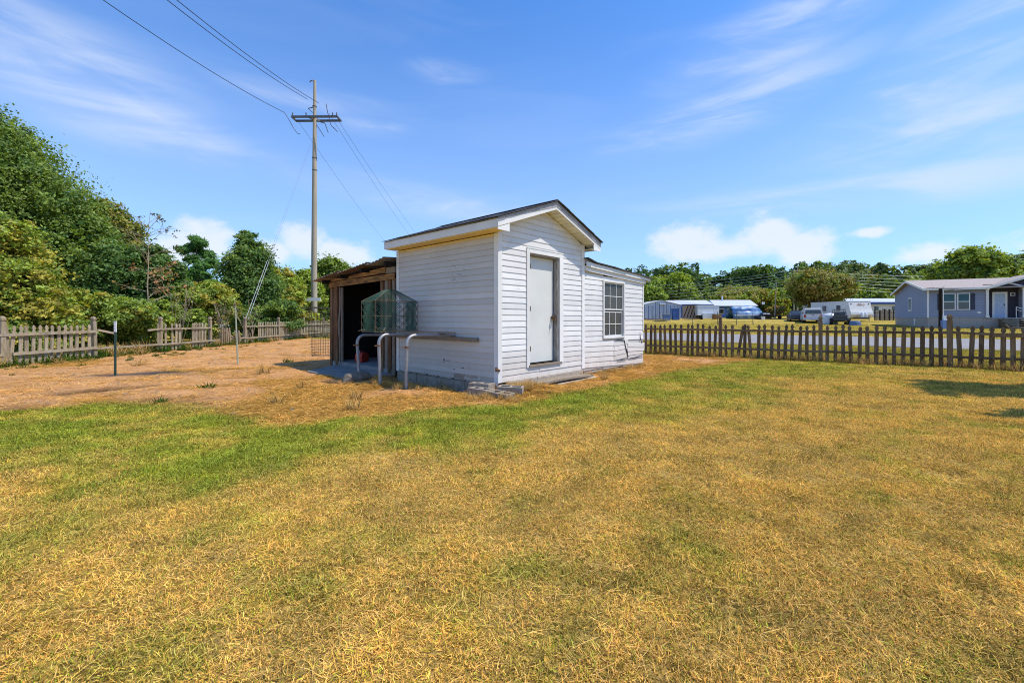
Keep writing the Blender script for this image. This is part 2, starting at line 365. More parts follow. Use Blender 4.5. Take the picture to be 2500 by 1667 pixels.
def fast_mesh(name, V, F, mats, attrs=None, smooth=False):
    """V (n,3) float, F (m,k) int, attrs {name: (domain,type,data)}"""
    me = bpy.data.meshes.new(name)
    V = np.asarray(V, np.float32); F = np.asarray(F, np.int32); m, k = F.shape
    me.vertices.add(len(V)); me.vertices.foreach_set('co', V.ravel())
    me.loops.add(m * k); me.loops.foreach_set('vertex_index', F.ravel())
    me.polygons.add(m); me.polygons.foreach_set('loop_start', np.arange(0, m * k, k, dtype=np.int32))
    try: me.polygons.foreach_set('loop_total', np.full(m, k, np.int32))
    except Exception: pass
    if smooth: me.polygons.foreach_set('use_smooth', np.ones(m, bool))
    for q in mats: me.materials.append(q)
    me.update(calc_edges=True)
    for nm, (dom, typ, data) in (attrs or {}).items():
        a = me.attributes.new(nm, typ, dom)
        key = {'FLOAT': 'value', 'INT': 'value', 'FLOAT_VECTOR': 'vector', 'FLOAT_COLOR': 'color'}[typ]
        a.data.foreach_set(key, np.asarray(data, np.int32 if typ == 'INT' else np.float32).ravel())
    return me

def at(px, py, Y):
    return Vector(((px - PCX) / FOC * Y, Y, EYE + (PCY - py) / FOC * Y))
def ax(px, Y): return (px - PCX) / FOC * Y

# ------------------------------------------------------------------ value noise (numpy)
_perm = np.random.default_rng(3).random((256, 256))
def vnoise(x, y, s=1.0, o=0):
    x = np.asarray(x, float) * s + o * 17.3 + 1000; y = np.asarray(y, float) * s + o * 9.1 + 1000
    xi = np.floor(x).astype(int); yi = np.floor(y).astype(int); fx = x - xi; fy = y - yi
    fx = fx * fx * (3 - 2 * fx); fy = fy * fy * (3 - 2 * fy)
    g = lambda a, b: _perm[a & 255, b & 255]
    return (g(xi, yi) * (1 - fx) + g(xi + 1, yi) * fx) * (1 - fy) + (g(xi, yi + 1) * (1 - fx) + g(xi + 1, yi + 1) * fx) * fy
def fbm(x, y, s=1.0, o=0, n=4):
    t = 0; a = .5; w = 0
    for i in range(n):
        t = t + a * vnoise(x, y, s * 2 ** i, o + i); w += a; a *= .55
    return t / w
def sst(v, lo, hi):
    t = np.clip((v - lo) / (hi - lo), 0, 1); return t * t * (3 - 2 * t)

# ------------------------------------------------------------------ terrain
FN = (0.568, 0.823)                                     # outward normal of the street fence
def fd(x, y): return FN[0] * np.asarray(x, float) + FN[1] * np.asarray(y, float)
def gz(x, y):
    d = fd(x, y)
    z = np.interp(d, [24, 29.5, 54, 62, 70, 85, 130, 300, 900], [0, .17, .45, .6, 1.05, 1.25, 2.0, 4.0, 10])
    return z
def gzf(x, y): return float(gz(x, y))
def relief(x, y):
    x = np.asarray(x, float); y = np.asarray(y, float)
    near = sst(-np.abs(x) + 0, -30, -20) * sst(-y, -26, -20)
    r = (fbm(x, y, .8, 5) - .5) * .05 + (fbm(x, y, 4, 8) - .5) * .018
    # earth and straw heaped against the shed corner
    r = r + .10 * np.exp(-(((x - .35) / .45) ** 2 + ((y - 7.15) / .28) ** 2))
    r = r + .05 * np.exp(-(((x + 1.76) / .35) ** 2 + ((y - 7.1) / .3) ** 2)) + .05 * np.exp(-(((x + 2.39) / .3) ** 2 + ((y - 7.7) / .25) ** 2))
    lx = (x + .233) * .671 + (y - 7.2) * .7415; ly = -(x + .233) * .7415 + (y - 7.2) * .671
    r = r - .11 * sst(lx, -.75, -.25) * sst(-lx, -.6, -.1) * sst(ly, .1, .5) * sst(-ly, -3.3, -2.9)
    # a shallow rut in the bare earth on the left
    r = r - .05 * marks(x, y)[0]
    return r * near

BX = [-6.6, -6.16, -4.87, -3.82, -3.1, -2.75, -2.3, -2.1, -1.76, -.82, .29, 1.0, 2.99, 5.4, 7.1, 9]
BY = [5.55, 5.88, 6.01, 5.5, 5.25, 4.75, 4.75, 5.15, 5.3, 5.74, 6.16, 7.0, 8.96, 11.3, 12.4, 14]
def zones(x, y):
    """bare (straw and earth) 0-1, lush (green) 0-1, tan variation 0-1"""
    x = np.asarray(x, float); y = np.asarray(y, float)
    wob = (fbm(x, y, 1.6, 2) - .5) * .45 + (fbm(x, y, 6, 4) - .5) * .30
    yb = np.interp(x, BX, BY)
    d = fd(x, y)
    s = (yb - y) * (0.75) + wob * 1.0
    bare = sst(-s, -.12, .30)
    # the strip of straw along the shed narrows towards the street fence
    bare = bare * (1 - sst(d, 14.2, 14.9)) * (1 - sst(x, 7.5, 9.5))
    bare = np.where(x < -12.9, bare * .3, bare)
    n = fbm(x, y, .9, 11); n2 = fbm(x, y, 3.2, 13)
    reach = np.interp(x, [-7, -3, 0, 2, 4, 8, 14], [2.3, 3.0, 3.0, 3.4, 4.6, 5.6, 6.0])
    ss = (yb - y)
    lush = sst(-ss + (n - .5) * 3.0 + (n2 - .5) * 1.2, -reach, -.12 * reach) * np.interp(x, [-8, -5, 0, 2.5, 5, 9], [.75, .80, .82, .74, .64, .56]) * (.55 + .8 * sst(n2, .3, .6))
    lush = np.clip(lush, 0, 1)
    lush = lush * (1 - bare)
    lush = np.maximum(lush, sst(n2, .56, .78) * .38 * (1 - bare))
    lush = np.maximum(lush, np.where(d > 14.9, .28 + .5 * sst(n, .45, .65), 0))
    lush = np.where(x < -13, .7, lush)
    return bare, lush, fbm(x, y, 2.3, 19)

def s_bound(x, y): return np.interp(x, BX, BY) - np.asarray(y, float)
def marks(x, y):
    x = np.asarray(x, float); y = np.asarray(y, float)
    ux, uy = .65, .76; px_, py_ = x + 7.5, y - 6.89
    a = px_ * ux + py_ * uy; b = -px_ * uy + py_ * ux
    rut = np.exp(-(b / (.15 + .17 * sst(-np.abs(a - .6), -.8, 0))) ** 2) * sst(a, -.25, .15) * sst(-a, -1.75, -1.2)
    ash = np.clip(np.exp(-(((x + 7.75) / .6) ** 2 + ((y - 9.5) / .34) ** 2)) * 1.4 + np.exp(-(((x + 8.6) / .5) ** 2 + ((y - 9.2) / .24) ** 2)), 0, 1) * sst(fbm(x, y, 6, 40), .15, .40)
    return rut, ash
def ground_cols(x, y):
    bare, lush, t = zones(x, y)
    n3 = fbm(x, y, 5.0, 23)
    tan = np.stack([.46 + .14 * (t - .5), .305 + .07 * (t - .5), .092 + .0 * t], -1)
    tan = tan * (0.80 + .5 * n3)[..., None]
    grn = np.stack([.24 + .17 * n3, .30 + .06 * n3, .04 + .0 * t], -1)
    grn = grn * (.8 + .4 * t)[..., None]
    straw = np.stack([.44 + .0 * t, .23 + .0 * t, .05 + .0 * t], -1)
    earth = np.stack([.56 + .0 * t, .295 + .0 * t, .125 + .0 * t], -1)
    em = sst(fbm(x, y, .7, 31) + .34 * np.exp(-((np.asarray(x) + 9) / 4.5) ** 2), .42, .60)
    bcol = straw * (1 - em)[..., None] + earth * em[..., None]
    bcol = bcol * (.68 + .62 * n3)[..., None]
    # damp brown streak and an old fire patch in the bare earth
    rut, ash = marks(x, y)
    belt = sst(s_bound(x, y), -.9, -.1) * sst(-np.asarray(x), 2.8, 4.2)
    bcol = bcol * (1 - .48 * belt)[..., None]
    bcol = bcol * (1 - .85 * rut)[..., None]
    bcol = bcol * (1 - .9 * ash)[..., None] + np.array([.05, .05, .055]) * (.9 * ash)[..., None]
    col = tan * (1 - lush)[..., None] + grn * lush[..., None]
    col = col * (1 - bare)[..., None] + bcol * bare[..., None]
    far = sst(fd(x, y), 15, 17)[..., None]
    fcol = np.stack([.44 + .14 * (t - .5), .29 + .06 * (t - .5), .085 + .0 * t], -1) * (.8 + .5 * n3)[..., None]
    fcol = fcol * (1 - .45 * lush[..., None]) + grn * .45 * lush[..., None]
    col = col * (1 - far) + fcol * far
    return np.clip(col, .01, .9), bare, lush

def ground_material():
    m = bpy.data.materials.new('ground_turf'); m.use_nodes = True; nt = m.node_tree; b = nt.nodes['Principled BSDF']
    b.inputs['Roughness'].default_value = 1; b.inputs['Specular IOR Level'].default_value = .05
    a = N(nt, 'ShaderNodeAttribute'); a.attribute_name = 'col'
    g = N(nt, 'ShaderNodeNewGeometry')
    n1 = N(nt, 'ShaderNodeTexNoise'); n1.inputs['Scale'].default_value = 22; n1.inputs['Detail'].default_value = 8; n1.inputs['Roughness'].default_value = .75
    mp = N(nt, 'ShaderNodeMapping'); mp.inputs['Scale'].default_value = (1, 1.4, 1); nt.links.new(g.outputs['Position'], mp.inputs[0]); nt.links.new(mp.outputs[0], n1.inputs['Vector'])
    r = N(nt, 'ShaderNodeMapRange'); r.inputs['From Min'].default_value = .3; r.inputs['From Max'].default_value = .7; r.inputs['To Min'].default_value = .45; r.inputs['To Max'].default_value = 1.35
    nt.links.new(n1.outputs['Fac'], r.inputs['Value'])
    mx = N(nt, 'ShaderNodeVectorMath', operation='SCALE'); nt.links.new(a.outputs['Vector'], mx.inputs[0]); nt.links.new(r.outputs[0], mx.inputs['Scale'])
    nt.links.new(mx.outputs[0], b.inputs['Base Color'])
    bp = N(nt, 'ShaderNodeBump'); bp.inputs['Strength'].default_value = .9; bp.inputs['Distance'].default_value = .03
    nt.links.new(n1.outputs['Fac'], bp.inputs['Height']); nt.links.new(bp.outputs[0], b.inputs['Normal'])
    return m

def axis(lo, hi, step, far):
    a = list(np.arange(lo, hi + 1e-6, step)); s = step; v = hi
    while v < far: s *= 1.22; v += s; a.append(v)
    s = step; v = lo
    while v > -far: s *= 1.22; v -= s; a.insert(0, v)
    return np.array(a)
gx = axis(-17, 17, .13, 900); gy = axis(-1, 19, .13, 900)
GX, GY = np.meshgrid(gx, gy)
GZ = gz(GX, GY) + relief(GX, GY)
V = np.stack([GX.ravel(), GY.ravel(), GZ.ravel()], -1)
nx, ny = len(gx), len(gy)
ii = (np.arange(ny - 1)[:, None] * nx + np.arange(nx - 1)[None, :]).ravel()
Fq = np.stack([ii, ii + 1, ii + nx + 1, ii + nx], -1)
gc, _, _ = ground_cols(GX.ravel(), GY.ravel())
gme = fast_mesh('ground', V, Fq, [ground_material()], {'col': ('POINT', 'FLOAT_VECTOR', gc)}, smooth=True)
go = bpy.data.objects.new('ground', gme); COL.objects.link(go); go['kind'] = 'structure'

# road beyond the street fence, a shallow raised sheet that follows the rise
TD = np.array([.823, -.568]); ND = np.array(FN)
rv = []; rf = []
ts = np.arange(-140, 141, 2.0); ds = [23.9, 24.2, 25.5, 27, 28.5, 29.8, 30.1]
for t in ts:
    for k, d in enumerate(ds):
        dd = d + (.25 * math.sin(t * .7 + k) if k in (0, 6) else 0)
        p = TD * t + ND * dd
        rv.append((p[0], p[1], gzf(*p) + (.02 if k in (0, 6) else .055)))
nk = len(ds)
for i in range(len(ts) - 1):
    for k in range(nk - 1):
        a = i * nk + k; rf.append((a, a + nk, a + nk + 1, a + 1))
mb = MB(); mb.add(rv, rf); ro = mb.build('road', 'gravel'); ro['kind'] = 'structure'
# ------------------------------------------------------------------ see-through glass for the shed window
def clear_glass():
    m = bpy.data.materials.new('thin_glass'); m.use_nodes = True; nt = m.node_tree; nt.nodes.clear()
    o = N(nt, 'ShaderNodeOutputMaterial'); mx = N(nt, 'ShaderNodeMixShader'); mx.inputs[0].default_value = .35
    t = N(nt, 'ShaderNodeBsdfTransparent'); t.inputs[0].default_value = (.55, .58, .58, 1)
    p = N(nt, 'ShaderNodeBsdfPrincipled'); p.inputs['Base Color'].default_value = (.22, .215, .20, 1); p.inputs['Roughness'].default_value = .12
    nt.links.new(t.outputs[0], mx.inputs[1]); nt.links.new(p.outputs[0], mx.inputs[2]); nt.links.new(mx.outputs[0], o.inputs[0]); return m
M['clear'] = clear_glass()

SH = Vector((-.233, 7.2, 0)); SR = math.atan2(.7415, .671)
def sh(x, y, z=0):
    c, s = .671, .7415
    return Vector((SH.x + c * x - s * y, SH.y + s * x + c * y, z))

shed = thing('garden_shed', 'white sided shed with gabled roof, grey door and lower windowed addition in the yard', 'shed', SH, SR)

def lap(T, xb, xt, z, h, mt='vinyl', sag=None, seg=1, thick=.0125, name='siding_board', parent=None):
    """one lapped board, xb/xt = (start, end) at its lower / upper edge; T maps (along, out, up)"""
    pr = [(0, h * .02, .02), (thick * .55, .002, .02), (thick, .0, 0), (thick * .62, h * .55, .55), (.002, h, 1)]
    vs = []; fs = []
    for i in range(seg + 1):
        f = i / seg
        for (o, zz, k) in pr:
            a = xb[0] + (xt[0] - xb[0]) * k; b = xb[1] + (xt[1] - xb[1]) * k
            x = a + (b - a) * f; Z = z + zz
            if sag: Z += sag(x, Z)
            vs.append(T(x, o, Z))
    n = 5
    for i in range(seg):
        for j in range(n): fs.append((i * n + j, i * n + (j + 1) % n, (i + 1) * n + (j + 1) % n, (i + 1) * n + j))
    fs += [tuple(reversed(range(n))), tuple(range(seg * n, seg * n + n))]
    return MB().add(vs, fs).build(name, mt, parent or shed)

FT = lambda s, o, z: (s, -o, z)
LT = lambda s, o, z: (-o, s, z)
W, L = 2.6, 2.98
RX, RZ, SL = 1.3, 3.40, .356                       # ridge and slope of the gable
gab = lambda x: RZ - .17 - SL * abs(x - RX)
PITCH = .104
dz0, dz1, dx0, dx1 = .372, 2.407, .80, 1.72        # door opening
k = 0; z = .137
while z < 3.21:
    zt = min(z + PITCH, 3.225)
    def ext_(zz):
        if zz <= gab(.0): return (.075, W - .075)
        hw = (RZ - .17 - zz) / SL
        return (max(.075, RX - hw), min(W - .075, RX + hw))
    a, b = ext_(z), ext_(zt)
    if k == 0: a = (.0, W); b = (.0, W)
    if z > .30 and z < 2.40:
        lap(FT, (a[0], dx0 - .078), (b[0], dx0 - .078), z, zt - z)
        lap(FT, (dx1 + .118, a[1]), (dx1 + .118, b[1]), z, zt - z)
    else:
        if k in (1, 20):
            j = 1.1 + .5 * (k > 5); lap(FT, (a[0], j), (b[0], j), z, zt - z); lap(FT, (j + .004, a[1]), (j + .004, b[1]), z + .002, zt - z, thick=.018)
        else: lap(FT, a, b, z, zt - z)
    z += PITCH; k += 1
z = .215
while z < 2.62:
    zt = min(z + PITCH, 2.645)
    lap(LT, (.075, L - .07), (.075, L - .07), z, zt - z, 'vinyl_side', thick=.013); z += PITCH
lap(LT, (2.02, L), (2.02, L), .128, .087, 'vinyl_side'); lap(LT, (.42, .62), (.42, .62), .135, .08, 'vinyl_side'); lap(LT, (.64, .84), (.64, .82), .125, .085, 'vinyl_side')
# corner trims
for nm, args in (('corner_trim', (-.022, .075, -.022, -.0, .137, 2.78)), ('corner_trim', (-.022, .0, -.0, .075, .09, 2.65)),
                 ('corner_trim', (W - .075, W + .022, -.024, 0, .16, gab(W))), ('corner_trim', (-.022, 0, L - .07, L + .02, .10, 2.65))):
    MB().box(*args).build(nm, 'trim', shed)
# wall cores behind the siding
mb = MB(); mb.box(.0, dx0, .002, .09, .12, 2.64); mb.box(dx1, W, .002, .09, .12, 2.64); mb.box(dx0, dx1, .002, .09, .12, dz0)
mb.box(dx0, dx1, .002, .09, dz1, 2.64)
mb.ext([(0.002, .002, 2.64), (W, .002, 2.64), (W, .002, gab(W)), (RX, .002, gab(RX)), (0.002, .002, gab(0))], (0, .085, 0))
mb.build('wall', 'vinyl_side', shed)
MB().box(.002, .09, .09, L - .002, .12, 2.64).build('wall', 'vinyl_side', shed)
mb = MB(); mb.box(.09, W, L - .08, L - .002, .12, 2.64); mb.ext([(0.002, L - .08, 2.64), (W, L - .08, 2.64), (W, L - .08, gab(W)), (RX, L - .08, gab(RX)), (0.002, L - .08, gab(0))], (0, .078, 0))
mb.build('wall', 'vinyl_side', shed)
MB().box(W - .09, W - .002, .09, L - .08, .12, gab(W)).build('wall', 'vinyl_side', shed)
MB().box(.03, W, .0, L, .10, .13).build('floor', 'darkwood', shed)
# roof: deck, shingle courses, fascias, soffits
roof = MB()
for sgn, xe in ((-1, -.27), (1, 2.87)):
    ze = RZ - SL * abs(xe - RX)
    roof.ext([(xe, -.24, ze - .035), (RX, -.24, RZ - .035), (RX, -.24, RZ - .012), (xe, -.24, ze - .012)], (0, L + .33, 0))
roof = roof.build('roof', 'grey_board', shed)
for sgn, xe in ((-1, -.31), (1, 2.91)):
    n = 9
    for i in range(n):
        f0, f1 = i / n, min(1, (i + 1.25) / n)
        x0 = xe + (RX - xe) * f0; x1 = xe + (RX - xe) * f1
        z0 = RZ - SL * abs(x0 - RX) + .010; z1 = RZ - SL * abs(x1 - RX) - .004
        j = random.uniform(-.006, .006)
        vs = []; ns = 14
        for q in range(ns + 1):
            y = -.305 + j + (L + .43) * q / ns; w = random.uniform(-.004, .005)
            vs += [(x0, y, z0 + w), (x1, y, z1 + .012), (x1, y, z1), (x0, y, z0 - .012 + w)]
        fs = [(4 * q + a, 4 * q + (a + 1) % 4, 4 * q + 4 + (a + 1) % 4, 4 * q + 4 + a) for q in range(ns) for a in range(4)]
        fs += [(3, 2, 1, 0), (4 * ns, 4 * ns + 1, 4 * ns + 2, 4 * ns + 3)]
        c = MB().add(vs, fs).build('shingle_course', 'shingle', shed); c.parent = roof
c = MB().ext([(RX - .13, -.28, RZ - .02), (RX, -.28, RZ + .03), (RX + .13, -.28, RZ - .02), (RX, -.28, RZ + .012)], (0, L + .42, 0)).build('ridge_cap', 'shingle', roof)
for xe in (-.27, 2.87):
    ze = RZ - SL * abs(xe - RX); s = 1 if xe < RX else -1
    MB().box(min(xe, xe + .02 * s), max(xe, xe + .02 * s), -.243, L + .09, ze - .165, ze - .02).build('eave_fascia', 'trim', shed)
    MB().ext([(xe, -.26, ze - .160), (RX, -.26, RZ - .160), (RX, -.26, RZ - .036), (xe, -.26, ze - .036)], (0, .018, 0)).build('rake_fascia', 'trim', shed)
    MB().ext([(xe, L + .07, ze - .175), (RX, L + .07, RZ - .175), (RX, L + .07, RZ - .036), (xe, L + .07, ze - .036)], (0, .018, 0)).build('rake_fascia', 'trim', shed)
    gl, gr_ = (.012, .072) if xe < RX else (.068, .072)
    MB().ext([(xe, -.268, ze - .036 - gl), (RX, -.268, RZ - .036 - gr_), (RX, -.268, RZ - .014), (xe, -.268, ze - .014)], (0, .0075, 0)).build('rake_shade_band', 'grey_board', shed)  # grey strip with the shingle overhang's shade put into its colour
    # boxed return under the rake end
    x0, x1 = (xe + .02, 0) if xe < 0 else (W, xe - .02)
    MB().box(x0, x1, -.238, L + .07, ze - .178, ze - .166).build('eave_soffit', 'eave_panel' if xe < 0 else 'soffit', shed)
    MB().ext([(xe, -.262, ze - .205), (xe + s * .27, -.262, ze - .205), (xe + s * .27, -.262, ze - .17 + .27 * SL), (xe, -.262, ze - .17)], (0, .016, 0)).build('return_board', 'trim', shed)
    n = 13
    for i in range(n):
        f0, f1 = i / n + .004, (i + 1) / n - .004
        a = xe + (RX - xe) * f0; b = xe + (RX - xe) * f1
        za = RZ - SL * abs(a - RX) - .150; zb = RZ - SL * abs(b - RX) - .150
        MB().ext([(a, -.24, za - .010), (b, -.24, zb - .010), (b, -.24, zb), (a, -.24, za)], (0, .24, 0)).build('soffit_panel', 'soffit', shed)
MB().box(-.01, -.0, .02, L, 2.60, 2.648).build('frieze_board', 'eave_panel', shed)
# door
mb = MB(); mb.box(dx0 - .078, dx0, -.028, 0, dz0 - .04, dz1 + .078).build('door_casing', 'trim', shed)
MB().box(dx1 + .004, dx1 + .118, -.028, 0, dz0 - .02, dz1 + .078).build('door_casing', 'trim', shed)
MB().box(dx0, dx1 + .004, -.028, 0, dz1, dz1 + .078).build('door_casing', 'trim', shed)
MB().box(dx0 - .078, dx1 + .118, -.034, 0, dz1 + .078, dz1 + .096).build('door_casing', 'trim', shed)
mb = MB(); mb.box(dx1 - .035, dx1, -.0, .13, dz0, dz1); mb.box(dx0, dx0 + .03, 0, .13, dz0, dz1); mb.box(dx0 + .03, dx1 - .035, 0, .13, dz1 - .03, dz1)
mb.build('door_frame', 'jamb', shed)
MB().box(dx0 - .02, dx1 + .05, -.045, .1, dz0 - .035, dz0 - .0).build('threshold', 'greywood', shed)
door = MB().box(dx0 + .032, dx1 - .055, .10, .13, dz0 + .02, dz1 - .035).build('door', 'door', shed, bevel=.004)
kn = MB(); kx, kz = 1.61, 1.235
kn.tube([(kx, .10, kz), (kx, .045, kz), (kx, .035, kz), (kx, .012, kz), (kx, .004, kz)], [.028, .012, .02, .028, .012], 12)
kn.build('door_knob', 'brass', door, smooth=True)
kn = MB(); kn.tube([(kx + .045, .07, kz - .01), (kx + .045, .02, kz - .02), (kx - .01, .01, kz - .05), (kx - .015, .01, kz - .14)], [.008, .009, .008, .006], 8)
kn.box(kx + .02, kx + .075, .06, .078, kz - .04, kz + .05); kn.build('hasp', 'rust', door)
for hz in (.62, 1.35, 2.12):
    MB().box(dx0 + .022, dx0 + .045, -.012, .09, hz, hz + .09).build('hinge', 'brass', shed)
# blemishes on the shaded side
MB().tube([(-.018, .02, .375), (-.045, .0, .36), (.01, -.035, .345)], [.03, .034, .02], 7).build('rotten_corner_wood', 'rust', shed, label='brown rotten wood showing through the lower corner trim')
for (y0, z0_, w_, h_, t_) in ((1.42, .44, .03, .03, 0), (1.34, .425, .09, .010, .1), (1.43, .40, .035, .012, 0), (.9, .33, .05, .012, -.2), (1.15, .28, .06, .008, .1)):
    MB().beam((-.0145, y0, z0_), (-.0145, y0 - w_, z0_ + t_ * w_), .004, h_).build('siding_tear', 'blackwire', shed)
# stone and block footing
y = 0.03; i = 0
while y < L:
    w = random.uniform(.32, .52); y1 = min(L, y + w - .012)
    lo = random.uniform(.0, .02)
    MB().box(-.035 + lo, .16, y, y1, -.18, .085).build('foundation_block', 'cblock', shed, bevel=.008)
    MB().box(-.012 + lo, .16, y + random.uniform(-.0, .05), y1, .09, .205).build('foundation_block', 'concrete' if i % 2 else 'cblock', shed, bevel=.008)
    y += w; i += 1
MB().box(-.02, .12, .005, .03, -.1, .10).build('foundation_block', 'cblock', shed)
x = .19; 
for x1 in (1.02, 2.18, 2.58):
    MB().box(x, x1 - .012, -.035 if x1 < 2.3 else -.02, .16, -.15, .132).build('foundation_block', 'concrete', shed, bevel=.006); x = x1
MB().box(.06, .17, .03, .14, -.1, .12).build('foundation_block', 'cblock', shed, bevel=.006)
MB().box(2.20, 2.52, .004, .0145, .10, .135).build('foundation_vent', 'blackwire', shed)
MB().beam((.22, -.02, .135), (.34, -.025, .03), .01, .03).build('loose_lath', 'darkwood', shed)

# --- lower white addition with the window
X0, X1 = W + .024, 5.44
def sag(x, z):
    t = max(0, min(1, (x - 2.6) / 2.84)); return -.105 * t * max(0, min(1, (1.15 - z) / 1.0))
wx0, wx1, wz0, wz1 = 3.43, 4.36, .79, 2.05
fbot = lambda x: 2.317 - (x - 2.6) * .0391
P2 = .112; z = .165; k = 0
while z < 2.2:
    zt = z + P2
    a = (X0, X1)
    top = fbot(X1) - .085
    if z > top: break
    zt = min(zt, top + .05)
    if k in (1, 2, 3, 4):                                      # stove-in part near the ground
        lap(FT, (X0, 3.9), (X0, 3.9), z, zt - z, sag=sag, seg=3)
    elif zt > wz0 - .02 and z < wz1 + .01:
        lap(FT, (X0, wx0 - .045), (X0, wx0 - .045), z, zt - z, sag=sag, seg=2)
        lap(FT, (wx1 + .045, X1 - (.0 if z > .9 else random.uniform(-.02, .05))), (wx1 + .045, X1), z, zt - z, sag=sag, seg=2)
    else:
        lap(FT, (X0, X1), (X0, X1), z, zt - z, sag=(lambda x, zz: sag(x, zz) - .015 * math.exp(-((x - 3.9) / .35) ** 2) * (1 if .5 < zz < .85 else 0)), seg=10)
    z += P2; k += 1
def broken(x0, x1, y, z, h, ang, out):
    c, s = math.cos(ang), math.sin(ang)
    T = lambda q, o, zz: (x0 + (q - x0) * c - (zz - z) * s * .3, -o - out, z + (q - x0) * s + (zz - z) * c)
    lap(T, (x0, x1), (x0 + random.uniform(-.02, .03), x1 + random.uniform(-.03, .03)), z, h)
for i, zz in enumerate((.235, .345, .455, .565)):
    broken(3.9, 4.50 + .03 * i, 0, zz, .118, R(2.6), .008)
for i, zz in enumerate((.20, .305, .41, .52)):
    broken(4.60 - .02 * i, 5.42 + (.05 if i > 1 else 0), 0, zz, .118, R(1.5 - i * 1.6), .004 + .004 * i)
for pts in (((3.93, .69), (4.08, .705), (4.38, .685), (4.46, .50), (4.54, .33), (4.62, .30)), ((4.0, .225), (4.3, .25), (4.5, .235)), ((4.6, .27), (5.0, .285), (5.38, .33)),
            ((5.22, .86), (5.26, .70), (5.30, .62), (5.44, .66))):
    MB().tube([(a, -.026, b + sag(a, b) + .03) for a, b in pts], [.004] + [.010] * (len(pts) - 2) + [.004], 5).build('siding_crack', 'darkwood', shed)
mb = MB(); mb.box(X0 - .02, wx0, .002, .08, .1, 2.33); mb.box(wx1, X1 - .01, .002, .08, .04, 2.12); mb.box(wx0, wx1, .002, .08, .07, wz0); mb.box(wx0, wx1, .002, .08, wz1, 2.16)
mb.build('wall', 'vinyl_side', shed)
MB().box(X1 - .08, X1 - .004, .08, 2.7, .03, 2.12).build('wall', 'vinyl', shed)
MB().box(X0, X1, 2.62, 2.7, .05, 2.12).build('wall', 'darkwood', shed)
MB().box(X0 - .02, X1 - .08, .09, 2.6, .05, .10).build('floor', 'darkwood', shed)
MB().box(W + .01, W + .02, .09, 2.6, .1, 2.3).build('wall', 'darkwood', shed)
for i in range(19):                                        # right end siding, seen only from the side
    lap(lambda s, o, zz: (X1 + o - .004, s, zz), (.0, 2.7), (.0, 2.7), .06 + .112 * i, .112)
MB().box(X1 - .03, X1 + .02, -.02, .0, .9, 2.12).build('corner_trim', 'trim', shed)
# its roof
rx = [2.6, 2.96, 3.72, 4.33, 5.14, 5.74]; rz_ = [2.50, 2.433, 2.405, 2.36, 2.325, 2.275]
for i in range(5):
    a, b = rx[i], rx[i + 1]; e = .02 if i < 4 else 0
    ov = random.uniform(-.01, .012)
    MB().ext([(a - .0, -.12 + ov, rz_[i] - .018), (b + e, -.12 + ov, rz_[i + 1] - .018), (b + e, -.12 + ov, rz_[i + 1] + .002), (a, -.12 + ov, rz_[i] + .004)], (0, 2.95, 0)).build('shingle_course', 'shingle', shed)
rzi = lambda x: float(np.interp(x, rx, rz_))
xs = [W + .024] + rx[1:-1] + [5.70]
mb = MB(); pts = [(x, -.060, fbot(x) + .06) for x in xs] + [(x, -.060, rzi(x) - .02) for x in reversed(xs)]
mb.ext(pts, (0, .05, 0)).build('roof_edge_board', 'grey_board', shed)
MB().ext([(W + .024, -.085, fbot(2.62)), (5.72, -.085, fbot(5.72)), (5.72, -.085, fbot(5.72) + .088), (W + .024, -.085, fbot(2.62) + .10)], (0, .022, 0)).build('rake_fascia', 'trim', shed)
MB().ext([(W + .024, -.05, fbot(2.62) - .085), (5.50, -.05, fbot(5.5) - .085), (5.50, -.05, fbot(5.5) + .02), (W + .024, -.05, fbot(2.62) + .02)], (0, .04, 0)).build('frieze_board', 'trim', shed)
MB().box(5.70, 5.722, -.06, 2.75, 2.19, 2.27).build('eave_fascia', 'trim', shed)
MB().box(X1, 5.70, -.05, 2.75, 2.185, 2.195).build('eave_soffit', 'soffit', shed)
# window
win = MB(); c = .042
for a in ((wx0 - c, wx0, wz0 - .03, wz1 + c), (wx1, wx1 + c, wz0 - .03, wz1 + c), (wx0, wx1, wz1, wz1 + c), (wx0, wx1, wz0 - .035, wz0)):
    win.box(a[0], a[1], -.035, .03, a[2], a[3])
win = win.build('window', 'trim', shed, bevel=.003)
mid = 1.40
for j, (z0, z1, yy) in enumerate(((mid + .012, wz1, .004), (wz0, mid - .018, .022))):
    s = MB(); t = .028
    s.box(wx0, wx1, yy, yy + .02, z0, z0 + t + .01 * (j == 1)); s.box(wx0, wx1, yy, yy + .02, z1 - t, z1); s.box(wx0, wx0 + t, yy, yy + .02, z0 + t, z1 - t); s.box(wx1 - t, wx1, yy, yy + .02, z0 + t, z1 - t)
    s.build('sash', 'trim', win)
    iw = (wx1 - wx0 - 2 * t) / 3; ih = (z1 - z0 - 2 * t) / 2
    for a in range(3):
        for b in range(2):
            xx = wx0 + t + a * iw; zz = z0 + t + b * ih
            MB().box(xx, xx + iw, yy + .011, yy + .014, zz, zz + ih).build('pane', 'clear', win)
    for a in (1, 2): MB().box(wx0 + t + a * iw - .007, wx0 + t + a * iw + .007, yy + .002, yy + .010, z0 + t, z1 - t).build('muntin', 'trim', win)
    MB().box(wx0 + t, wx1 - t, yy + .003, yy + .009, z0 + t + ih - .007, z0 + t + ih + .007).build('muntin', 'trim', win)
for i in range(9):
    zz = 1.80 - i * .022; s = .0 if i < 6 else .05 * (i - 5)
    MB().beam((wx0 + .05, .07, zz - s * .2), (wx1 - .25 + .02 * (i % 3), .072, zz - .02 - s), .004, .016).build('blind_slat', 'blind', win)
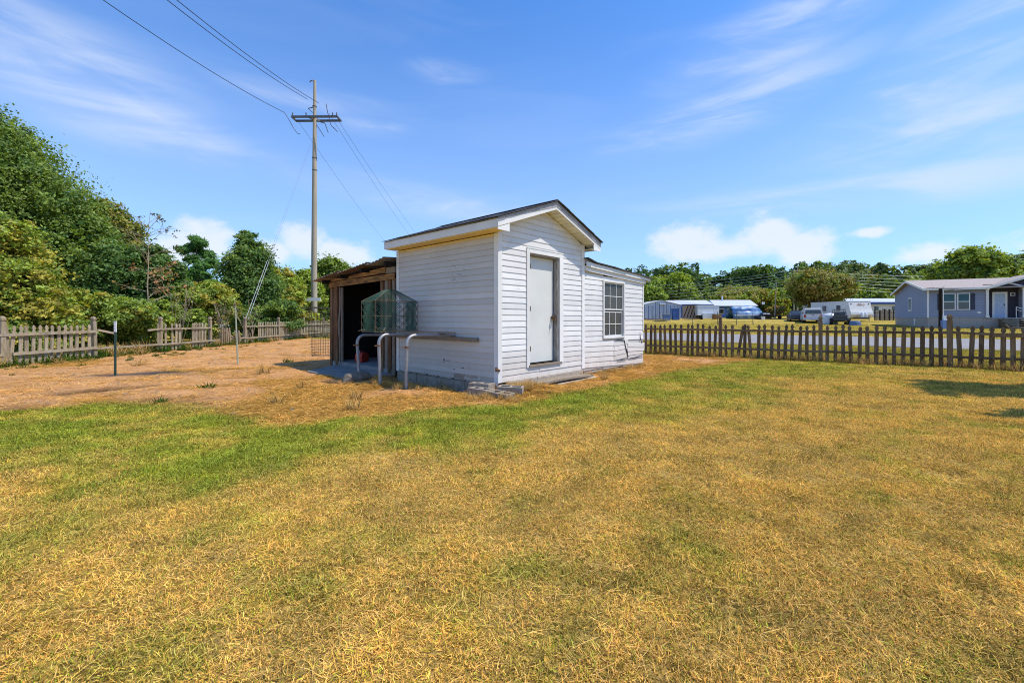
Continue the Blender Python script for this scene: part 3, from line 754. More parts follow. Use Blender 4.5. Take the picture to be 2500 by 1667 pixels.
MB().beam((wx0 + .06, .07, 1.74), (wx0 + .10, .075, 1.50), .01, .02).build('blind_cord', 'blind', win)
# footing under the addition
MB().box(2.66, 4.2, .015, .14, -.2, .10).build('foundation_block', 'concrete', shed, bevel=.006)
MB().box(4.22, 5.38, .015, .14, -.2, .03).build('foundation_block', 'concrete', shed, bevel=.006)
MB().beam((2.65, .0, .035), (4.1, .0, .045), .02, .012).build('footing_ledge', 'greywood', shed)

# ------------------------------------------------------------------ step slab and blocks by the door
st = thing('door_step', 'low concrete step with a warped grey board on top below the shed door', 'step', sh(1.5, -.25), SR)
MB().box(-.35, .98, -.16, .16, -.12, .035).build('slab', 'concrete', st, bevel=.012)
vs = []; fs = []; n = 12
for i in range(n + 1):
    x = -1.0 + 1.95 * i / n; zz = .055 + .03 * math.sin(math.pi * i / n) - .02 * (i / n); w = .15 if 1 < i < n - 1 else .10
    vs += [(x, -w, zz), (x, w, zz), (x, w, zz + .035), (x, -w, zz + .035)]
fs = [(4 * q + a, 4 * q + (a + 1) % 4, 4 * q + 4 + (a + 1) % 4, 4 * q + 4 + a) for q in range(n) for a in range(4)] + [(3, 2, 1, 0), (4 * n, 4 * n + 1, 4 * n + 2, 4 * n + 3)]
MB().add(vs, fs).build('warped_board', 'greywood', st)

def cinder():
    m = MB(); l, w, h, t = .40, .19, .19, .032
    m.box(-l / 2, l / 2, -w / 2, -w / 2 + t, 0, h); m.box(-l / 2, l / 2, w / 2 - t, w / 2, 0, h)
    for x in (-l / 2, -.017, l / 2 - .034): m.box(x, x + .034, -w / 2 + t, w / 2 - t, 0, h - .001)
    return m.mesh('concrete_block', 'cblock')
cme = cinder()
ang = math.atan2(-.5, .61)
for i, (p, rz, lab, tl) in enumerate((((-.50, 6.82, -.075), ang, 'hollow concrete block nearest the pipes in the row at the shed corner', .0),
                                  ((-.17, 6.555, -.09), ang, 'hollow concrete block with straw heaped over its right end', .04),
                                  ((-.50, 7.07, -.03), ang + .15, 'hollow concrete block lying against the shaded shed wall behind the front row', -.03),
                                  ((-.02, 6.86, -.05), ang + .5, 'hollow concrete block tucked behind the row under the lit corner trim', .02))):
    o = bpy.data.objects.new('concrete_block', cme); COL.objects.link(o); o.location = p; o.rotation_euler = (tl, tl * .6, rz)
    b = o.modifiers.new('b', 'BEVEL'); b.width = .004; b.segments = 1
    tag(o, lab, 'block', 'hollow concrete blocks at the shed corner')

# ------------------------------------------------------------------ bent pipes along the shaded wall
pl = ['nearest bent grey pipe rising from straw beside the shed corner', 'middle bent grey pipe in front of the shed wall',
      'farthest bent grey pipe, rusty at its bend, standing in a concrete footing']
for i, (px_, py_, zt, ln, le) in enumerate(((-1.05, 1.10, .94, 1.03, -.015), (-1.06, 1.95, .93, 1.04, .055), (-.94, 2.95, .895, .93, .08))):
    t = thing('bent_pipe', pl[i], 'pipe', sh(px_, py_, 0), SR, 'bent pipes along the shed wall')
    pts = [(.0, -le, -.1), (0, 0, zt - .16)]
    for a in range(1, 7):
        th = a / 6 * math.pi / 2
        pts.append((.15 - .15 * math.cos(th), 0, zt - .16 + .15 * math.sin(th)))
    pts += [(.4, 0, zt - .01), (ln, 0, zt - .035)]
    MB().tube(pts, .030, 12).build('tube', 'pipe', t, smooth=True)
    c = MB(); c.tube([(0, 0, zt - .215), (0, 0, zt - .185)], .038, 12); c.beam((-.035, 0, zt - .2), (-.085, 0, zt - .2), .02, .02); c.build('clamp', 'rust', t)
    if i == 2:
        v = []; nseg = 14
        c = MB(); c.tube([(-.30, -.05, -.02), (-.2, -.03, .06), (0, 0, .10), (.2, .02, .06), (.28, .03, -.02)], [.05, .14, .19, .14, .05], 10)
        o = c.build('footing', 'dirtstone', t); o.scale = (1, 1, .7)

rail = thing('wall_rail', 'dark weathered timber fixed level along the shaded shed wall', 'rail', sh(-.045, 1.7, .845), SR)
MB().box(-.03, .028, -1.25, 1.25, -.035, .035).build('timber', 'greywood', rail)
tray = thing('loose_plank', 'dark loose plank laid across the bent pipes under the net cage', 'plank', sh(-.30, 1.75, .955), SR)
MB().box(-.07, .07, -.95, 1.1, -.0, .022).build('board', 'greywood', tray)

# ------------------------------------------------------------------ pop-up net cage on the pipes
cage = thing('net_cage', 'green wire net cage with a pointed top resting on the bent pipes', 'cage', sh(-.56, 2.38, .965), SR + R(20))
RC, HC = .555, .58
cor = []
for i in range(6):
    a = R(60 * i + 10); cor.append(Vector((math.cos(a) * RC, math.sin(a) * RC * .92, 0)))
top = Vector((0, 0, .80))
fl = MB()
for i in range(6):
    a, b = cor[i], cor[(i + 1) % 6]
    up = Vector((0, 0, HC))
    for h in (0.0, .3, HC): fl.tube([a + up * (h / HC), b + up * (h / HC)], .0045 if h != .3 else .003, 5)
    fl.tube([a, a + up], .006 if i % 2 else .0045, 5)
    fl.tube([a + up, a * .22 + top], .005, 5)
fl.build('frame', 'cane', cage)
nets = MB()
def netface(a, b, h, rise=0, bulge=.0):
    w = (b - a).length; u = (b - a) / w; n = int(w / .036) + 1; m = int(h / .036)
    nrm = Vector((u.y, -u.x, 0))
    def pt(s, z):
        f = max(0, min(1, s / w)); g = max(0, min(1, z / h))
        pinch = .03 * math.sin(g * math.pi) * bulge
        return a + u * (f * w) + Vector((0, 0, g * h)) - nrm * pinch
    for i in range(-m, n + 1):
        s0, s1 = i * .036, i * .036 + h
        for (sa, sb) in ((s0, s1), (s1, s0)):
            pts = []
            for q in range(5):
                f = q / 4; s = sa + (sb - sa) * f
                if -1e-6 <= s <= w + 1e-6: pts.append(pt(s, h * f))
            if len(pts) > 1: nets.tube(pts, .0034, 3, cap=False)
for i in range(6): netface(cor[i], cor[(i + 1) % 6], HC, bulge=1 if i % 2 else .4)
for i in range(6):
    a = cor[i] + Vector((0, 0, HC)); b = cor[(i + 1) % 6] + Vector((0, 0, HC)); ta = cor[i] * .22 + top; tb = cor[(i + 1) % 6] * .22 + top
    for j in range(1, 13):
        f = j / 13; nets.tube([a.lerp(ta, f), b.lerp(tb, f)], .0017, 3, cap=False)
        nets.tube([a.lerp(b, f), ta.lerp(tb, f)], .0017, 3, cap=False)
    nets.tube([ta, tb], .006, 4); nets.tube([ta, top], .004, 4)
nets.build('netting', 'netgreen', cage)
dr = MB()
for i in range(26):
    p = Vector((random.uniform(-.5, .5), random.uniform(-.45, .45), .03)); a = random.uniform(0, 6.3)
    q = p + Vector((math.cos(a), math.sin(a), random.uniform(-.1, .7))) * random.uniform(.05, .18)
    dr.tube([p, (p + q) / 2 + Vector((0, 0, .02)), q], .005, 4)
dr.build('dry_stalks', 'deadwood', cage)

# ------------------------------------------------------------------ rough timber lean-to
lean = thing('open_lean_to', 'rough brown timber lean-to with open dark doorway and sagging tin roof behind the white shed', 'lean-to', sh(0, 3.0), SR)
def lb(name, x0, x1, y0, y1, z0, z1, m, **k): return MB().box(x0, x1, y0, y1, z0, z1).build(name, m, lean, **k)
Y0, Y1, XD = .03, 3.08, 2.4
for (a, b, o, mt, zt) in ((2.96, 3.08, .0, 'barnwood', 2.02), (2.80, 2.93, .02, 'barnwood', 2.02), (2.66, 2.76, -.01, 'barnwood', 2.02), (2.585, 2.64, .02, 'barnwood', 2.0), (2.50, 2.565, .045, 'greywood', 2.0),
                          (.52, .62, .0, 'barnwood', 2.05), (.36, .47, .015, 'greywood', 2.1), (.21, .33, .0, 'barnwood', 2.1), (.09, .18, .02, 'greywood', 2.1)):
    lb('wall_board', -.03 + o, .0 + o, a, b, -.02, zt, mt)
lb('post', .03, .12, 2.96, 3.05, -.05, 2.1, 'greywood'); lb('post', .05, .14, .53, .62, -.05, 2.1, 'barnwood')
MB().ext([(-.055, 0.05, 2.06), (-.055, 3.10, 2.015), (-.055, 3.10, 2.155), (-.055, .05, 2.185)], (.03, 0, 0)).build('header_board', 'lumber', lean)
MB().ext([(-.04, .42, 2.215), (-.04, 3.12, 2.17), (-.04, 3.12, 2.20), (-.04, .42, 2.345)], (.03, 0, 0)).build('header_board', 'lumber', lean)
MB().box(-.03, .0, .05, .40, 2.20, 2.33).build('wall_board', 'greywood', lean)
rt = lambda y: 2.455 - (y - .05) * .0725
for i in range(5):
    ya = .04 + i * .70; yb = min(ya + .80, 3.62); dz = .018 * (i % 2)
    n = 24; vs = []; 
    for q in range(n + 1):
        y = ya + (yb - ya) * q / n
        zz = rt(ya) + (rt(yb) - rt(ya)) * q / n + .012 * math.sin(q * math.pi / 2) + .03 * (1 - q / n) * (i > 0) - .0 + dz
        if i == 0: zz += .05 * (1 - q / n) ** 2
        for x, lift in ((-.30 + random.uniform(-.004, .004), -.0), (XD + .1, .18)): vs += [(x, y, zz + lift), (x, y, zz + lift + .004)]
    fs = []
    for q in range(n):
        a = 4 * q
        fs += [(a + 1, a + 3, a + 7, a + 5), (a, a + 4, a + 6, a + 2), (a, a + 1, a + 5, a + 4), (a + 2, a + 6, a + 7, a + 3)]
    MB().add(vs, fs).build('roof_sheet', 'tinblue' if i == 0 else 'tin', lean)
for y in (.1, 1.1, 2.1, 3.05): MB().beam((-.25, y, rt(y) - .075), (XD, y, rt(y) + .105), .04, .09).build('rafter', 'darkwood', lean)
for i in range(16):
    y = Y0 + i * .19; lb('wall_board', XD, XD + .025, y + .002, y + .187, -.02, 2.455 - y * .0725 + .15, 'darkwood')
for i in range(13):
    x = .1 + i * .18; lb('wall_board', x + .002, x + .177, 3.06, 3.085, -.02, 2.17 + .03 + x * .07, 'barnwood')
lb('floor_slab', -.02, XD, .2, 3.02, -.05, .115, 'slab')
for i in range(12): lb('shade_lining', .1 + i * .185, .1 + i * .185 + .178, 3.03, 3.055, .116, 2.2 + i * .012, 'darkwood')  # near-black lining added inside; the doorway's deep shade is in its colour
for i in range(5): lb('shade_lining', .15, XD - .01, .005 + .0, .018, .12 + i * .45, .12 + i * .45 + .43, 'darkwood')
apron = MB(); apron.ext([(-1.02, .35, -.06), (-.045, .18, -.06), (-.045, 2.75, -.06), (-1.08, 1.95, -.06)], (0, 0, .088))
apron = tag(apron.build('concrete_apron', 'slab', loc=sh(0, 3.0), rot=(0, 0, SR)), 'worn concrete slab on the ground in front of the lean-to doorway', 'slab')
# things in the doorway
can = thing('fuel_can', 'red plastic fuel can with a pale spout inside the dark lean-to', 'fuel can', sh(.36, 5.15, .116), SR + .5)
MB().ext([(-.16, -.10, 0), (.16, -.10, 0), (.17, -.10, .16), (.08, -.10, .24), (-.12, -.10, .24), (-.17, -.10, .16)], (0, .20, 0)).build('body', 'red', can, bevel=.02)
MB().tube([(.05, 0, .23), (.05, 0, .27), (-.02, 0, .29), (-.10, 0, .25)], .013, 8).build('handle', 'red', can, smooth=True)
MB().tube([(-.11, 0, .24), (-.16, 0, .33), (-.21, 0, .42)], [.03, .018, .012], 10).build('spout', 'whiteplastic', can, smooth=True)
rg = MB(); rg.tube([(0, 0, 0), (.01, .0, .5), (-.02, .01, 1.0), (.02, 0, 1.55), (0, 0, 1.95)], [.012, .02, .03, .02, .02], 6)
o = rg.build('hanging_rope', 'greywood', loc=sh(-.06, 5.48, .05), rot=(0, 0, SR)); tag(o, 'faded twisted rope hanging down the left side of the lean-to doorway', 'rope')

# ------------------------------------------------------------------ wire cages left of the lean-to
def wirecage(name, label, loc, w, h, rings, bars, bent):
    t = thing(name, label, 'wire cage', loc, .2, 'black wire cages beside the lean-to')
    b = MB()
    for j in range(rings + 1):
        z = h * j / rings
        pts = [(math.cos(q / 20 * 2 * math.pi) * w * (1 + bent * math.sin(3 * q / 20 * 6.28 + j)), math.sin(q / 20 * 2 * math.pi) * w, z + .02 * bent * math.sin(q)) for q in range(21)]
        b.tube(pts, .004 if j not in (0, rings) else .008, 4)
    b.build('ring_wires', 'blackwire', t)
    b = MB()
    for q in range(bars):
        a = q / bars * 2 * math.pi; b.tube([(math.cos(a) * w, math.sin(a) * w, 0), (math.cos(a) * w * (1 + .05 * bent), math.sin(a) * w, h)], .0035, 4)
    b.build('upright_wires', 'blackwire', t); return t
wirecage('wire_cage', 'tall black wire cage standing on the ground left of the lean-to', at(789, 868, 14.1) * 1 - Vector((0, 0, 0)), .34, .60, 6, 28, .2)
wirecage('wire_cage', 'wider bent wire cage stacked on top beside the lean-to corner', Vector((ax(787, 14.1), 14.1, .64)), .42, .92, 6, 26, .8)

# ------------------------------------------------------------------ picket fences
def picket_mesh(h=1.04, w=.088, t=.02, name='picket', m='picket'):
    hw = w / 2
    pr = [(-hw, 0), (hw, 0), (hw, h - .165), (hw * .62, h - .145), (hw * .62, h - .128), (hw * .95, h - .10), (hw * .98, h - .075), (hw * .7, h - .035), (0, h),
          (-hw * .7, h - .035), (-hw * .98, h - .075), (-hw * .95, h - .10), (-hw * .62, h - .128), (-hw * .62, h - .145), (-hw, h - .165)]
    return MB().ext([(x, 0, z) for x, z in pr], (0, t, 0)).mesh(name, m)
PK = picket_mesh(); PKD = picket_mesh(m='picket_dark')
def post_mesh(h=1.30, w=.095, mt='picket'):
    m = MB(); hw = w / 2
    m.box(-hw, hw, -hw, hw, -.1, h - .15)
    rings = [(hw * .7, h - .15), (hw * .7, h - .125), (hw * 1.0, h - .11), (hw * 1.0, h - .06), (hw * .55, h - .01), (.004, h)]
    vs = []; fs = []
    for r, z in rings: vs += [(-r, -r, z), (r, -r, z), (r, r, z), (-r, r, z)]
    for i in range(len(rings) - 1):
        for j in range(4): fs.append((4 * i + j, 4 * i + (j + 1) % 4, 4 * i + 4 + (j + 1) % 4, 4 * i + 4 + j))
    m.add(vs, fs); return m.mesh('post', mt)
PO = post_mesh(); POD = post_mesh(mt='picket_dark')
# street fence on the right: s runs along it, s = distance from the foot of the perpendicular
fence = thing('picket_fence', 'dark backlit picket fence with pointed tops running from the shed to the right', 'fence', (FN[0] * 14.87, FN[1] * 14.87, 0), math.atan2(-.568, .823))
def s_of(px):
    r = (px - PCX) / FOC; Y = 14.87 / (FN[0] * r + FN[1]); return (Vector((r * Y, Y)) - Vector((FN[0] * 14.87, FN[1] * 14.87))).dot(Vector((.823, -.568)))
cr5 = lambda v: 1560 + v / 4.612
cr6 = lambda v: 2000 + v / 4.356
pk = [cr5(v) for v in (78, 130, 185, 240, 298, 357, 415, 475, 545, 598, 660, 720, 795, 850, 980, 1050, 1108, 1188, 1265, 1345, 1412, 1490, 1570, 1640, 1720, 1805, 1888, 1970)] + \
     [cr6(v) for v in (85, 170, 255, 340, 427, 515, 607, 700, 795, 890, 990, 1095, 1195, 1298, 1505, 1612, 1720, 1835, 1955, 2065, 2168)]
S = [s_of(p) for p in pk]
tiltd = {16: R(9), 18: R(-5), 17: R(1)}
for i, s in enumerate(S):
    inst('picket', PKD, fence, (s, 0, random.uniform(-.03, .01)), (random.uniform(-.02, .02), tiltd.get(i, random.gauss(0, .017)) , random.uniform(-.04, .04)), (random.uniform(.94, 1.04), 1, random.uniform(.985, 1.015)))
s = S[-1]
while s < 13.5: s += .175; inst('picket', PKD, fence, (s, 0, 0), (0, random.uniform(-.02, .02), 0))
s = S[0]
while s > -6.5: s -= .172; inst('picket', PKD, fence, (s, 0, 0), (0, random.uniform(-.02, .02), 0))
ps = [s_of(cr5(918)), s_of(cr5(2045)), s_of(cr6(1390))]
posts = [ps[0] - 2.57 * k for k in (4, 3, 2, 1)] + ps + [ps[2] + 2.6, ps[2] + 5.2]
for i, p in enumerate(posts):
    inst('post', POD, fence, (p, -.02, -.0 if i != 6 else .02), (0, random.uniform(-.01, .01), 0))
for i in range(len(posts) - 1):
    a, b = posts[i], posts[i + 1]
    for zc in (.855, .285):
        j0, j1 = random.uniform(-.015, .015), random.uniform(-.015, .015)
        th = .062
        if i == 6 and zc > .5:
            m = (a + b) / 2 - .5
            MB().beam((a + .02, -.045, zc + .02), (m, -.045, zc - .02), .035, .06).build('rail', 'picket_dark', fence)
            MB().beam((m - .1, -.075, zc - .03), (b, -.075, zc - .015), .035, .095).build('rail', 'picket_dark', fence); continue
        MB().beam((a, -.045, zc + j0), (b, -.045, zc + j1), .036, th).build('rail', 'picket_dark', fence)

# broken fence along the wild left side, runs straight away from the camera
XF = -12.75
lf = thing('picket_fence', 'sunlit grey picket fence with missing and leaning pickets before the left trees', 'fence', (XF, 10.75, 0), R(90))
py = [10.75, 13.15, 15.6, 18.2, 20.5, 23.5, 26.3, 29.0, 31.8]
def Ypx(p): return XF / ((p - PCX) / FOC)
pp = [y - 10.75 for y in py]
for i, p in enumerate([-4.9, -2.45] + pp):
    inst('post', PO, lf, (p, .02, -.02), (random.uniform(-.03, .03), random.uniform(-.03, .03), 0), (1.1, 1.1, 1.0))
c7 = lambda v: v / 4.356
def lp(Y, tilt=0, z=0, lean_=0, sc_=1.0):
    inst('picket', PK, lf, (Y - 10.75, 0, z), (lean_ + random.uniform(-.02, .02), tilt + random.uniform(-.015, .015), random.uniform(-.05, .05)), (random.uniform(.95, 1.08), 1, sc_ * random.uniform(.98, 1.01)))
for v in (88, 112): lp(Ypx(c7(v)), R(5 if v > 100 else -2))
for v in (218, 286, 354, 425, 492, 552, 622, 690, 754, 817, 882, 953): lp(Ypx(c7(v)), R(1))
for v in (1686, 1768, 1838, 1874, 1914, 2052, 2088, 2120, 2155): lp(Ypx(c7(v)), R(random.uniform(-1, 1)))
c8 = lambda v: 380 + v / 5.227
for v in (510, 525, 560, 597, 632, 700): lp(Ypx(c8(v)))
for i, v in enumerate((850, 880, 905, 935, 960)): lp(Ypx(c8(v)), R(-24 - i), lean_=.25, sc_=.9)
for v in (1040, 1070, 1095): lp(Ypx(c8(v)), R(-38), lean_=.3, sc_=.85)
for v in (1140, 1168, 1240): lp(Ypx(c8(v)))
for v in range(1318, 1560, 22): lp(Ypx(c8(v)), R(random.uniform(-1.5, 1.5)))
for v in range(1585, 1880, 17): lp(Ypx(c8(v)))
y = 26.45
while y < 31.7: lp(y); y += .16
y = 10.6
while y > 5.9: lp(y); y -= .155
def lrail(a, b, z0, z1, zc=.06, off=-.04): MB().beam((a - 10.75, off, z0), (b - 10.75, off, z1), .036, zc).build('rail', 'railwood', lf)
lrail(10.75, 13.15, .80, .82, .075); lrail(10.95, 13.15, .31, .32, .08)
lrail(13.15, 15.6, .30, .28); lrail(13.2, 13.75, .86, .74); lrail(15.0, 15.6, .80, .84)
for a, b in zip(py[2:], py[3:]):
    if abs(a - 18.2) < .1: lrail(a, b, .27, .30); lrail(18.9, 19.6, .75, .35, .05); continue
    lrail(a, b, .83, .82); lrail(a, b, .27, .28)
lrail(5.85, 8.3, .8, .8); lrail(8.3, 10.75, .8, .8); lrail(5.85, 8.3, .3, .3); lrail(8.3, 10.75, .3, .3)

# ------------------------------------------------------------------ posts in the yard
tp = thing('steel_fence_post', 'dark green steel post with a white painted top standing in the bare earth', 'post', (ax(281, 9.11), 9.11, -.05))
m = MB(); m.box(-.022, .022, -.003, .003, 0, .98); m.box(-.003, .003, .003, .032, 0, .98)
for i in range(14): m.box(-.006, .006, -.012, -.003, .1 + i * .06, .12 + i * .06)
m.build('shaft', 'tpost', tp)
m = MB(); m.box(-.024, .024, -.005, .005, .98, 1.21); m.box(-.004, .004, .005, .034, .98, 1.21)
for i in range(3): m.box(-.006, .006, -.013, -.005, 1.0 + i * .06, 1.02 + i * .06)
m.build('painted_top', 'white', tp)
m = MB(); m.tube([(-.01, 0, .98), (-.12, .02, .985), (-.2, .03, .98)], .003, 4); m.build('wire_end', 'guywire', tp)
lpst = thing('thin_pole', 'thin pale pole leaning slightly in the straw before the broken fence', 'pole', (ax(581, 11.47), 11.47, -.05))
MB().tube([(0, 0, 0), (-.07, 0, 1.57)], [.022, .018], 8).build('shaft', 'palegreen', lpst, smooth=True)

# ------------------------------------------------------------------ utility pole with double cross-arm
PX_, PY_ = ax(767, 32), 32.0
up = thing('utility_pole', 'tall weathered utility pole with a steel cross-arm rising behind the left fence', 'utility pole', (PX_, PY_, 0))
MB().tube([(0, 0, -.3), (0, 0, 6), (.03, 0, 12), (.05, 0, 18.9)], [.225, .20, .165, .10], 16).build('shaft', 'pole', up, smooth=True)
zA = EYE + 491 / FOC * 31.7
arm = MB(); w0, w1 = ax(713, 31.7) - PX_, ax(824, 31.7) - PX_
arm.beam((w0, -.33, zA), (w1, -.33, zA + .02), .09, .15); arm.beam((w0, .33, zA), (w1 , .33, zA + .02), .09, .15)
arm.beam((w0, -.37, zA), (w0, .37, zA), .09, .12); arm.beam((w1, -.37, zA), (w1, .37, zA), .09, .12)
arm.build('cross_arm', 'steel', up)
MB().beam((-.25, -.30, zA - .0), (.25, .30, zA), .10, .16).build('arm_bracket', 'steel', up)
ins = MB()
for x in (w0 + .05, w0 + 1.05, w1 - .35, w1 - .05): ins.tube([(x, -.33, zA + .07), (x, -.33, zA + .2), (x, -.33, zA + .3)], [.03, .05, .04], 8)
ins.build('insulators', 'steel', up)
for z, r in ((13.1, .17), (12.2, .172), (zA + .9, .14)): MB().tube([(.03, 0, z), (.03, 0, z + .05)], r + .015, 14).build('band', 'steel', up)
MB().tube([(.02, -.12, 18.75), (-.08, -.12, 18.85), (-.22, -.12, 18.78), (-.27, -.12, 18.70)], .035, 6).build('top_hook', 'steel', up)
fx = MB(); zf = EYE + 515 / FOC * 32
fx.beam((-.45, 0, zf - .1), (.0, 0, zf), .04, .05); fx.beam((-.45, 0, zf - .1), (.0, 0, zf - .5), .03, .04); fx.beam((.1, 0, zf - 1.0), (.8, 0, zf - 1.2), .05, .06); fx.beam((.1, 0, zf - 1.2), (.75, 0, zf - 2.2), .04, .04); fx.beam((.8, .0, zf - 1.2), (1.05, 0, zf - 1.9), .04, .04)
fx.build('upper_bracket', 'steel', up)
# overhead lines
def catenary(a, b, sagm, n=22):
    return [a.lerp(b, i / n) - Vector((0, 0, sagm * 4 * (i / n) * (1 - i / n))) for i in range(n + 1)]
lines = [
    ('overhead line leaving the left end of the cross-arm towards the upper left', at(694, 275, 31.7), at(-330, -420, 11), .5),
    ('overhead line running up from the pole bracket, lower of the close pair', at(750, 242, 32), at(120, -232, 12), .35),
    ('overhead line running up from the pole, upper of the close pair', at(778, 252, 32), at(150, -232, 12), .35),
    ('overhead line dropping from the right end of the cross-arm to beyond the shed', at(828, 298, 32), at(1075, 640, 92), .0),
    ('overhead line beyond the pole, left of the pair dropping behind the shed', at(803, 277, 32), at(1052, 640, 92), .0),
    ('thin overhead line leaving the left arm and passing behind the pole', at(728, 296, 32), at(985, 640, 92), .0)]
for lab, a, b, sg in lines:
    m = MB().tube(catenary(a, b, sg if sg else (b - a).length * .012), .019 if sg else .011, 4)
    o = m.build('overhead_line', 'wire', None); tag(o, lab, 'cable', 'overhead lines at the tall pole')
m = MB(); m.tube([at(694, 275, 31.7), at(704, 290, 31.7), at(716, 312, 31.7), at(726, 326, 31.7), at(733, 328, 31.7)], .02, 4)
tag(m.build('slack_wire', 'wire'), 'short slack wire dangling below the left end of the overhead line', 'cable')
m = MB(); m.tube([at(796, 254, 32), at(800, 275, 32), at(808, 306, 32), at(824, 322, 32)], .025, 4)
tag(m.build('jumper_wire', 'wire'), 'dark jumper wire looping down past the right half of the cross-arm', 'cable')
for i, (xa, xb) in enumerate(((599, 664), (605, 669))):
    a = at(xa, 781, 21.5); b = Vector((PX_, PY_, zA - 1.1 - .25 * i)); mpt = a.lerp(b, .24)
    t = thing('guy_wire', ('left' if i == 0 else 'right') + ' one of two pale guy wires slanting up to the utility pole', 'guy wire', a, 0, 'guy wires of the tall pole')
    MB().tube([(0, 0, 0), tuple(mpt - a)], .014, 6).build('guard', 'guywire', t)
    MB().tube([tuple(mpt - a), tuple(b - a)], .005, 4).build('cable', 'steel', t)
bd = thing('nailed_board', 'white board nailed level across the utility pole', 'board', (ax(760.5, 31.7), 31.7, EYE + 46.5 / FOC * 31.7))
MB().box(-.67, .67, -.03, .0, -.13, .11).build('plank', 'white', bd)
# ------------------------------------------------------------------ grass
def blade_material():
    m = bpy.data.materials.new('grass_blades'); m.use_nodes = True; nt = m.node_tree; nt.nodes.clear()
    o = N(nt, 'ShaderNodeOutputMaterial')
    a = N(nt, 'ShaderNodeAttribute'); a.attribute_name = 'icol'; a.attribute_type = 'INSTANCER'
    t = N(nt, 'ShaderNodeAttribute'); t.attribute_name = 'tint'
    mu = N(nt, 'ShaderNodeVectorMath', operation='MULTIPLY'); nt.links.new(a.outputs['Vector'], mu.inputs[0]); nt.links.new(t.outputs['Vector'], mu.inputs[1])
    d = N(nt, 'ShaderNodeBsdfDiffuse'); d.inputs['Roughness'].default_value = .6; tr = N(nt, 'ShaderNodeBsdfTranslucent')
    nt.links.new(mu.outputs[0], d.inputs[0]); nt.links.new(mu.outputs[0], tr.inputs[0])
    mx = N(nt, 'ShaderNodeMixShader'); mx.inputs[0].default_value = .30
    nt.links.new(d.outputs[0], mx.inputs[1]); nt.links.new(tr.outputs[0], mx.inputs[2]); nt.links.new(mx.outputs[0], o.inputs[0])
    return m
BLADE = blade_material()

def blades(r, n, rad, ln, wd, lift, curl=.5, pale=.15, root=0.0, green=.12):
    """n flat blades in a disc; ln/wd = (min,max) length, width; lift = (min,max) rise per length"""
    a = r.random(n) * 2 * np.pi; q = np.sqrt(r.random(n)) * rad
    bx, by = np.cos(a) * q, np.sin(a) * q
    th = r.random(n) * 2 * np.pi
    l = ln[0] + (ln[1] - ln[0]) * r.random(n); w = wd[0] + (wd[1] - wd[0]) * r.random(n)
    up = lift[0] + (lift[1] - lift[0]) * r.random(n)
    hz = np.sqrt(np.clip(1 - up ** 2, .02, 1))
    dx, dy = np.cos(th), np.sin(th); cu = (r.random(n) - .5) * curl
    z0 = root * r.random(n)
    V = np.zeros((n, 6, 3))
    for j, (t, ww) in enumerate(((0, .9), (.55, 1.0), (1.0, .18))):
        ex, ey = dx - dy * cu * t, dy + dx * cu * t
        px = bx + ex * l * hz * t; pyy = by + ey * l * hz * t
        zz = z0 + l * up * (t - .35 * t * t * (1 - up)) - .004
        sx, sy = -ey, ex
        roll = (r.random(n) - .5) * 1.2 if j == 0 else roll
        for k, sg in enumerate((-1, 1)):
            V[:, 2 * j + k, 0] = px + sg * sx * w * ww / 2; V[:, 2 * j + k, 1] = pyy + sg * sy * w * ww / 2
            V[:, 2 * j + k, 2] = zz + sg * roll * w * ww / 2
    F = np.array([[0, 1, 3, 2], [2, 3, 5, 4]])
    F = (np.arange(n)[:, None, None] * 6 + F[None]).reshape(-1, 4)
    br = .18 + 1.12 * r.random(n) ** 1.15
    T = np.stack([br, br, br], -1) * (1 + (r.random((n, 3)) - .5) * .16)
    pl = r.random(n) < pale; T[pl] = np.array([1.25, 1.36, 1.9]) * (.7 + .4 * r.random(pl.sum()))[:, None]
    g = r.random(n) < green; T[g] *= np.array([.62, .95, .45])
    T = np.repeat(T[:, None, :], 6, 1)
    return V.reshape(-1, 3), F, T.reshape(-1, 3)

def join_parts(ps):
    V = []; F = []; T = []; o = 0
    for v, f, t in ps: V.append(v); F.append(f + o); T.append(t); o += len(v)
    return np.concatenate(V), np.concatenate(F), np.concatenate(T)

gr = np.random.default_rng(21)
VAR = []
for i in range(4):        # 0-3 dead matted turf
    VAR.append(join_parts([blades(gr, 130, .11, (.013, .042), (.0017, .0034), (.05, .9), .6, .14, .012, .14), blades(gr, 4, .10, (.05, .13), (.0014, .0024), (.02, .22), .5, .8, .02, .0)]))
for i in range(3):        # 4-6 green turf
    VAR.append(join_parts([blades(gr, 90, .11, (.022, .052), (.0026, .0046), (.25, .95), .5, .03, .0, .2), blades(gr, 18, .10, (.04, .08), (.002, .0035), (.05, .4), .8, .35, .02, 0)]))
for i in range(3):        # 7-9 loose straw on earth
    VAR.append(join_parts([blades(gr, 50, .13, (.05, .16), (.002, .004), (.0, .22), 1.1, .14, .02, .0), blades(gr, 14, .12, (.02, .06), (.002, .004), (.2, .8), 1.1, .1, .0, .1)]))
VAR.append(join_parts([blades(gr, 70, .07, (.08, .24), (.003, .006), (.55, .98), .9, .12, .0, .0)]))           # 10 tall dry tuft
VAR.append(join_parts([blades(gr, 60, .10, (.05, .13), (.006, .014), (.4, .95), .6, .02, .0, .35)]))            # 11 leafy weed

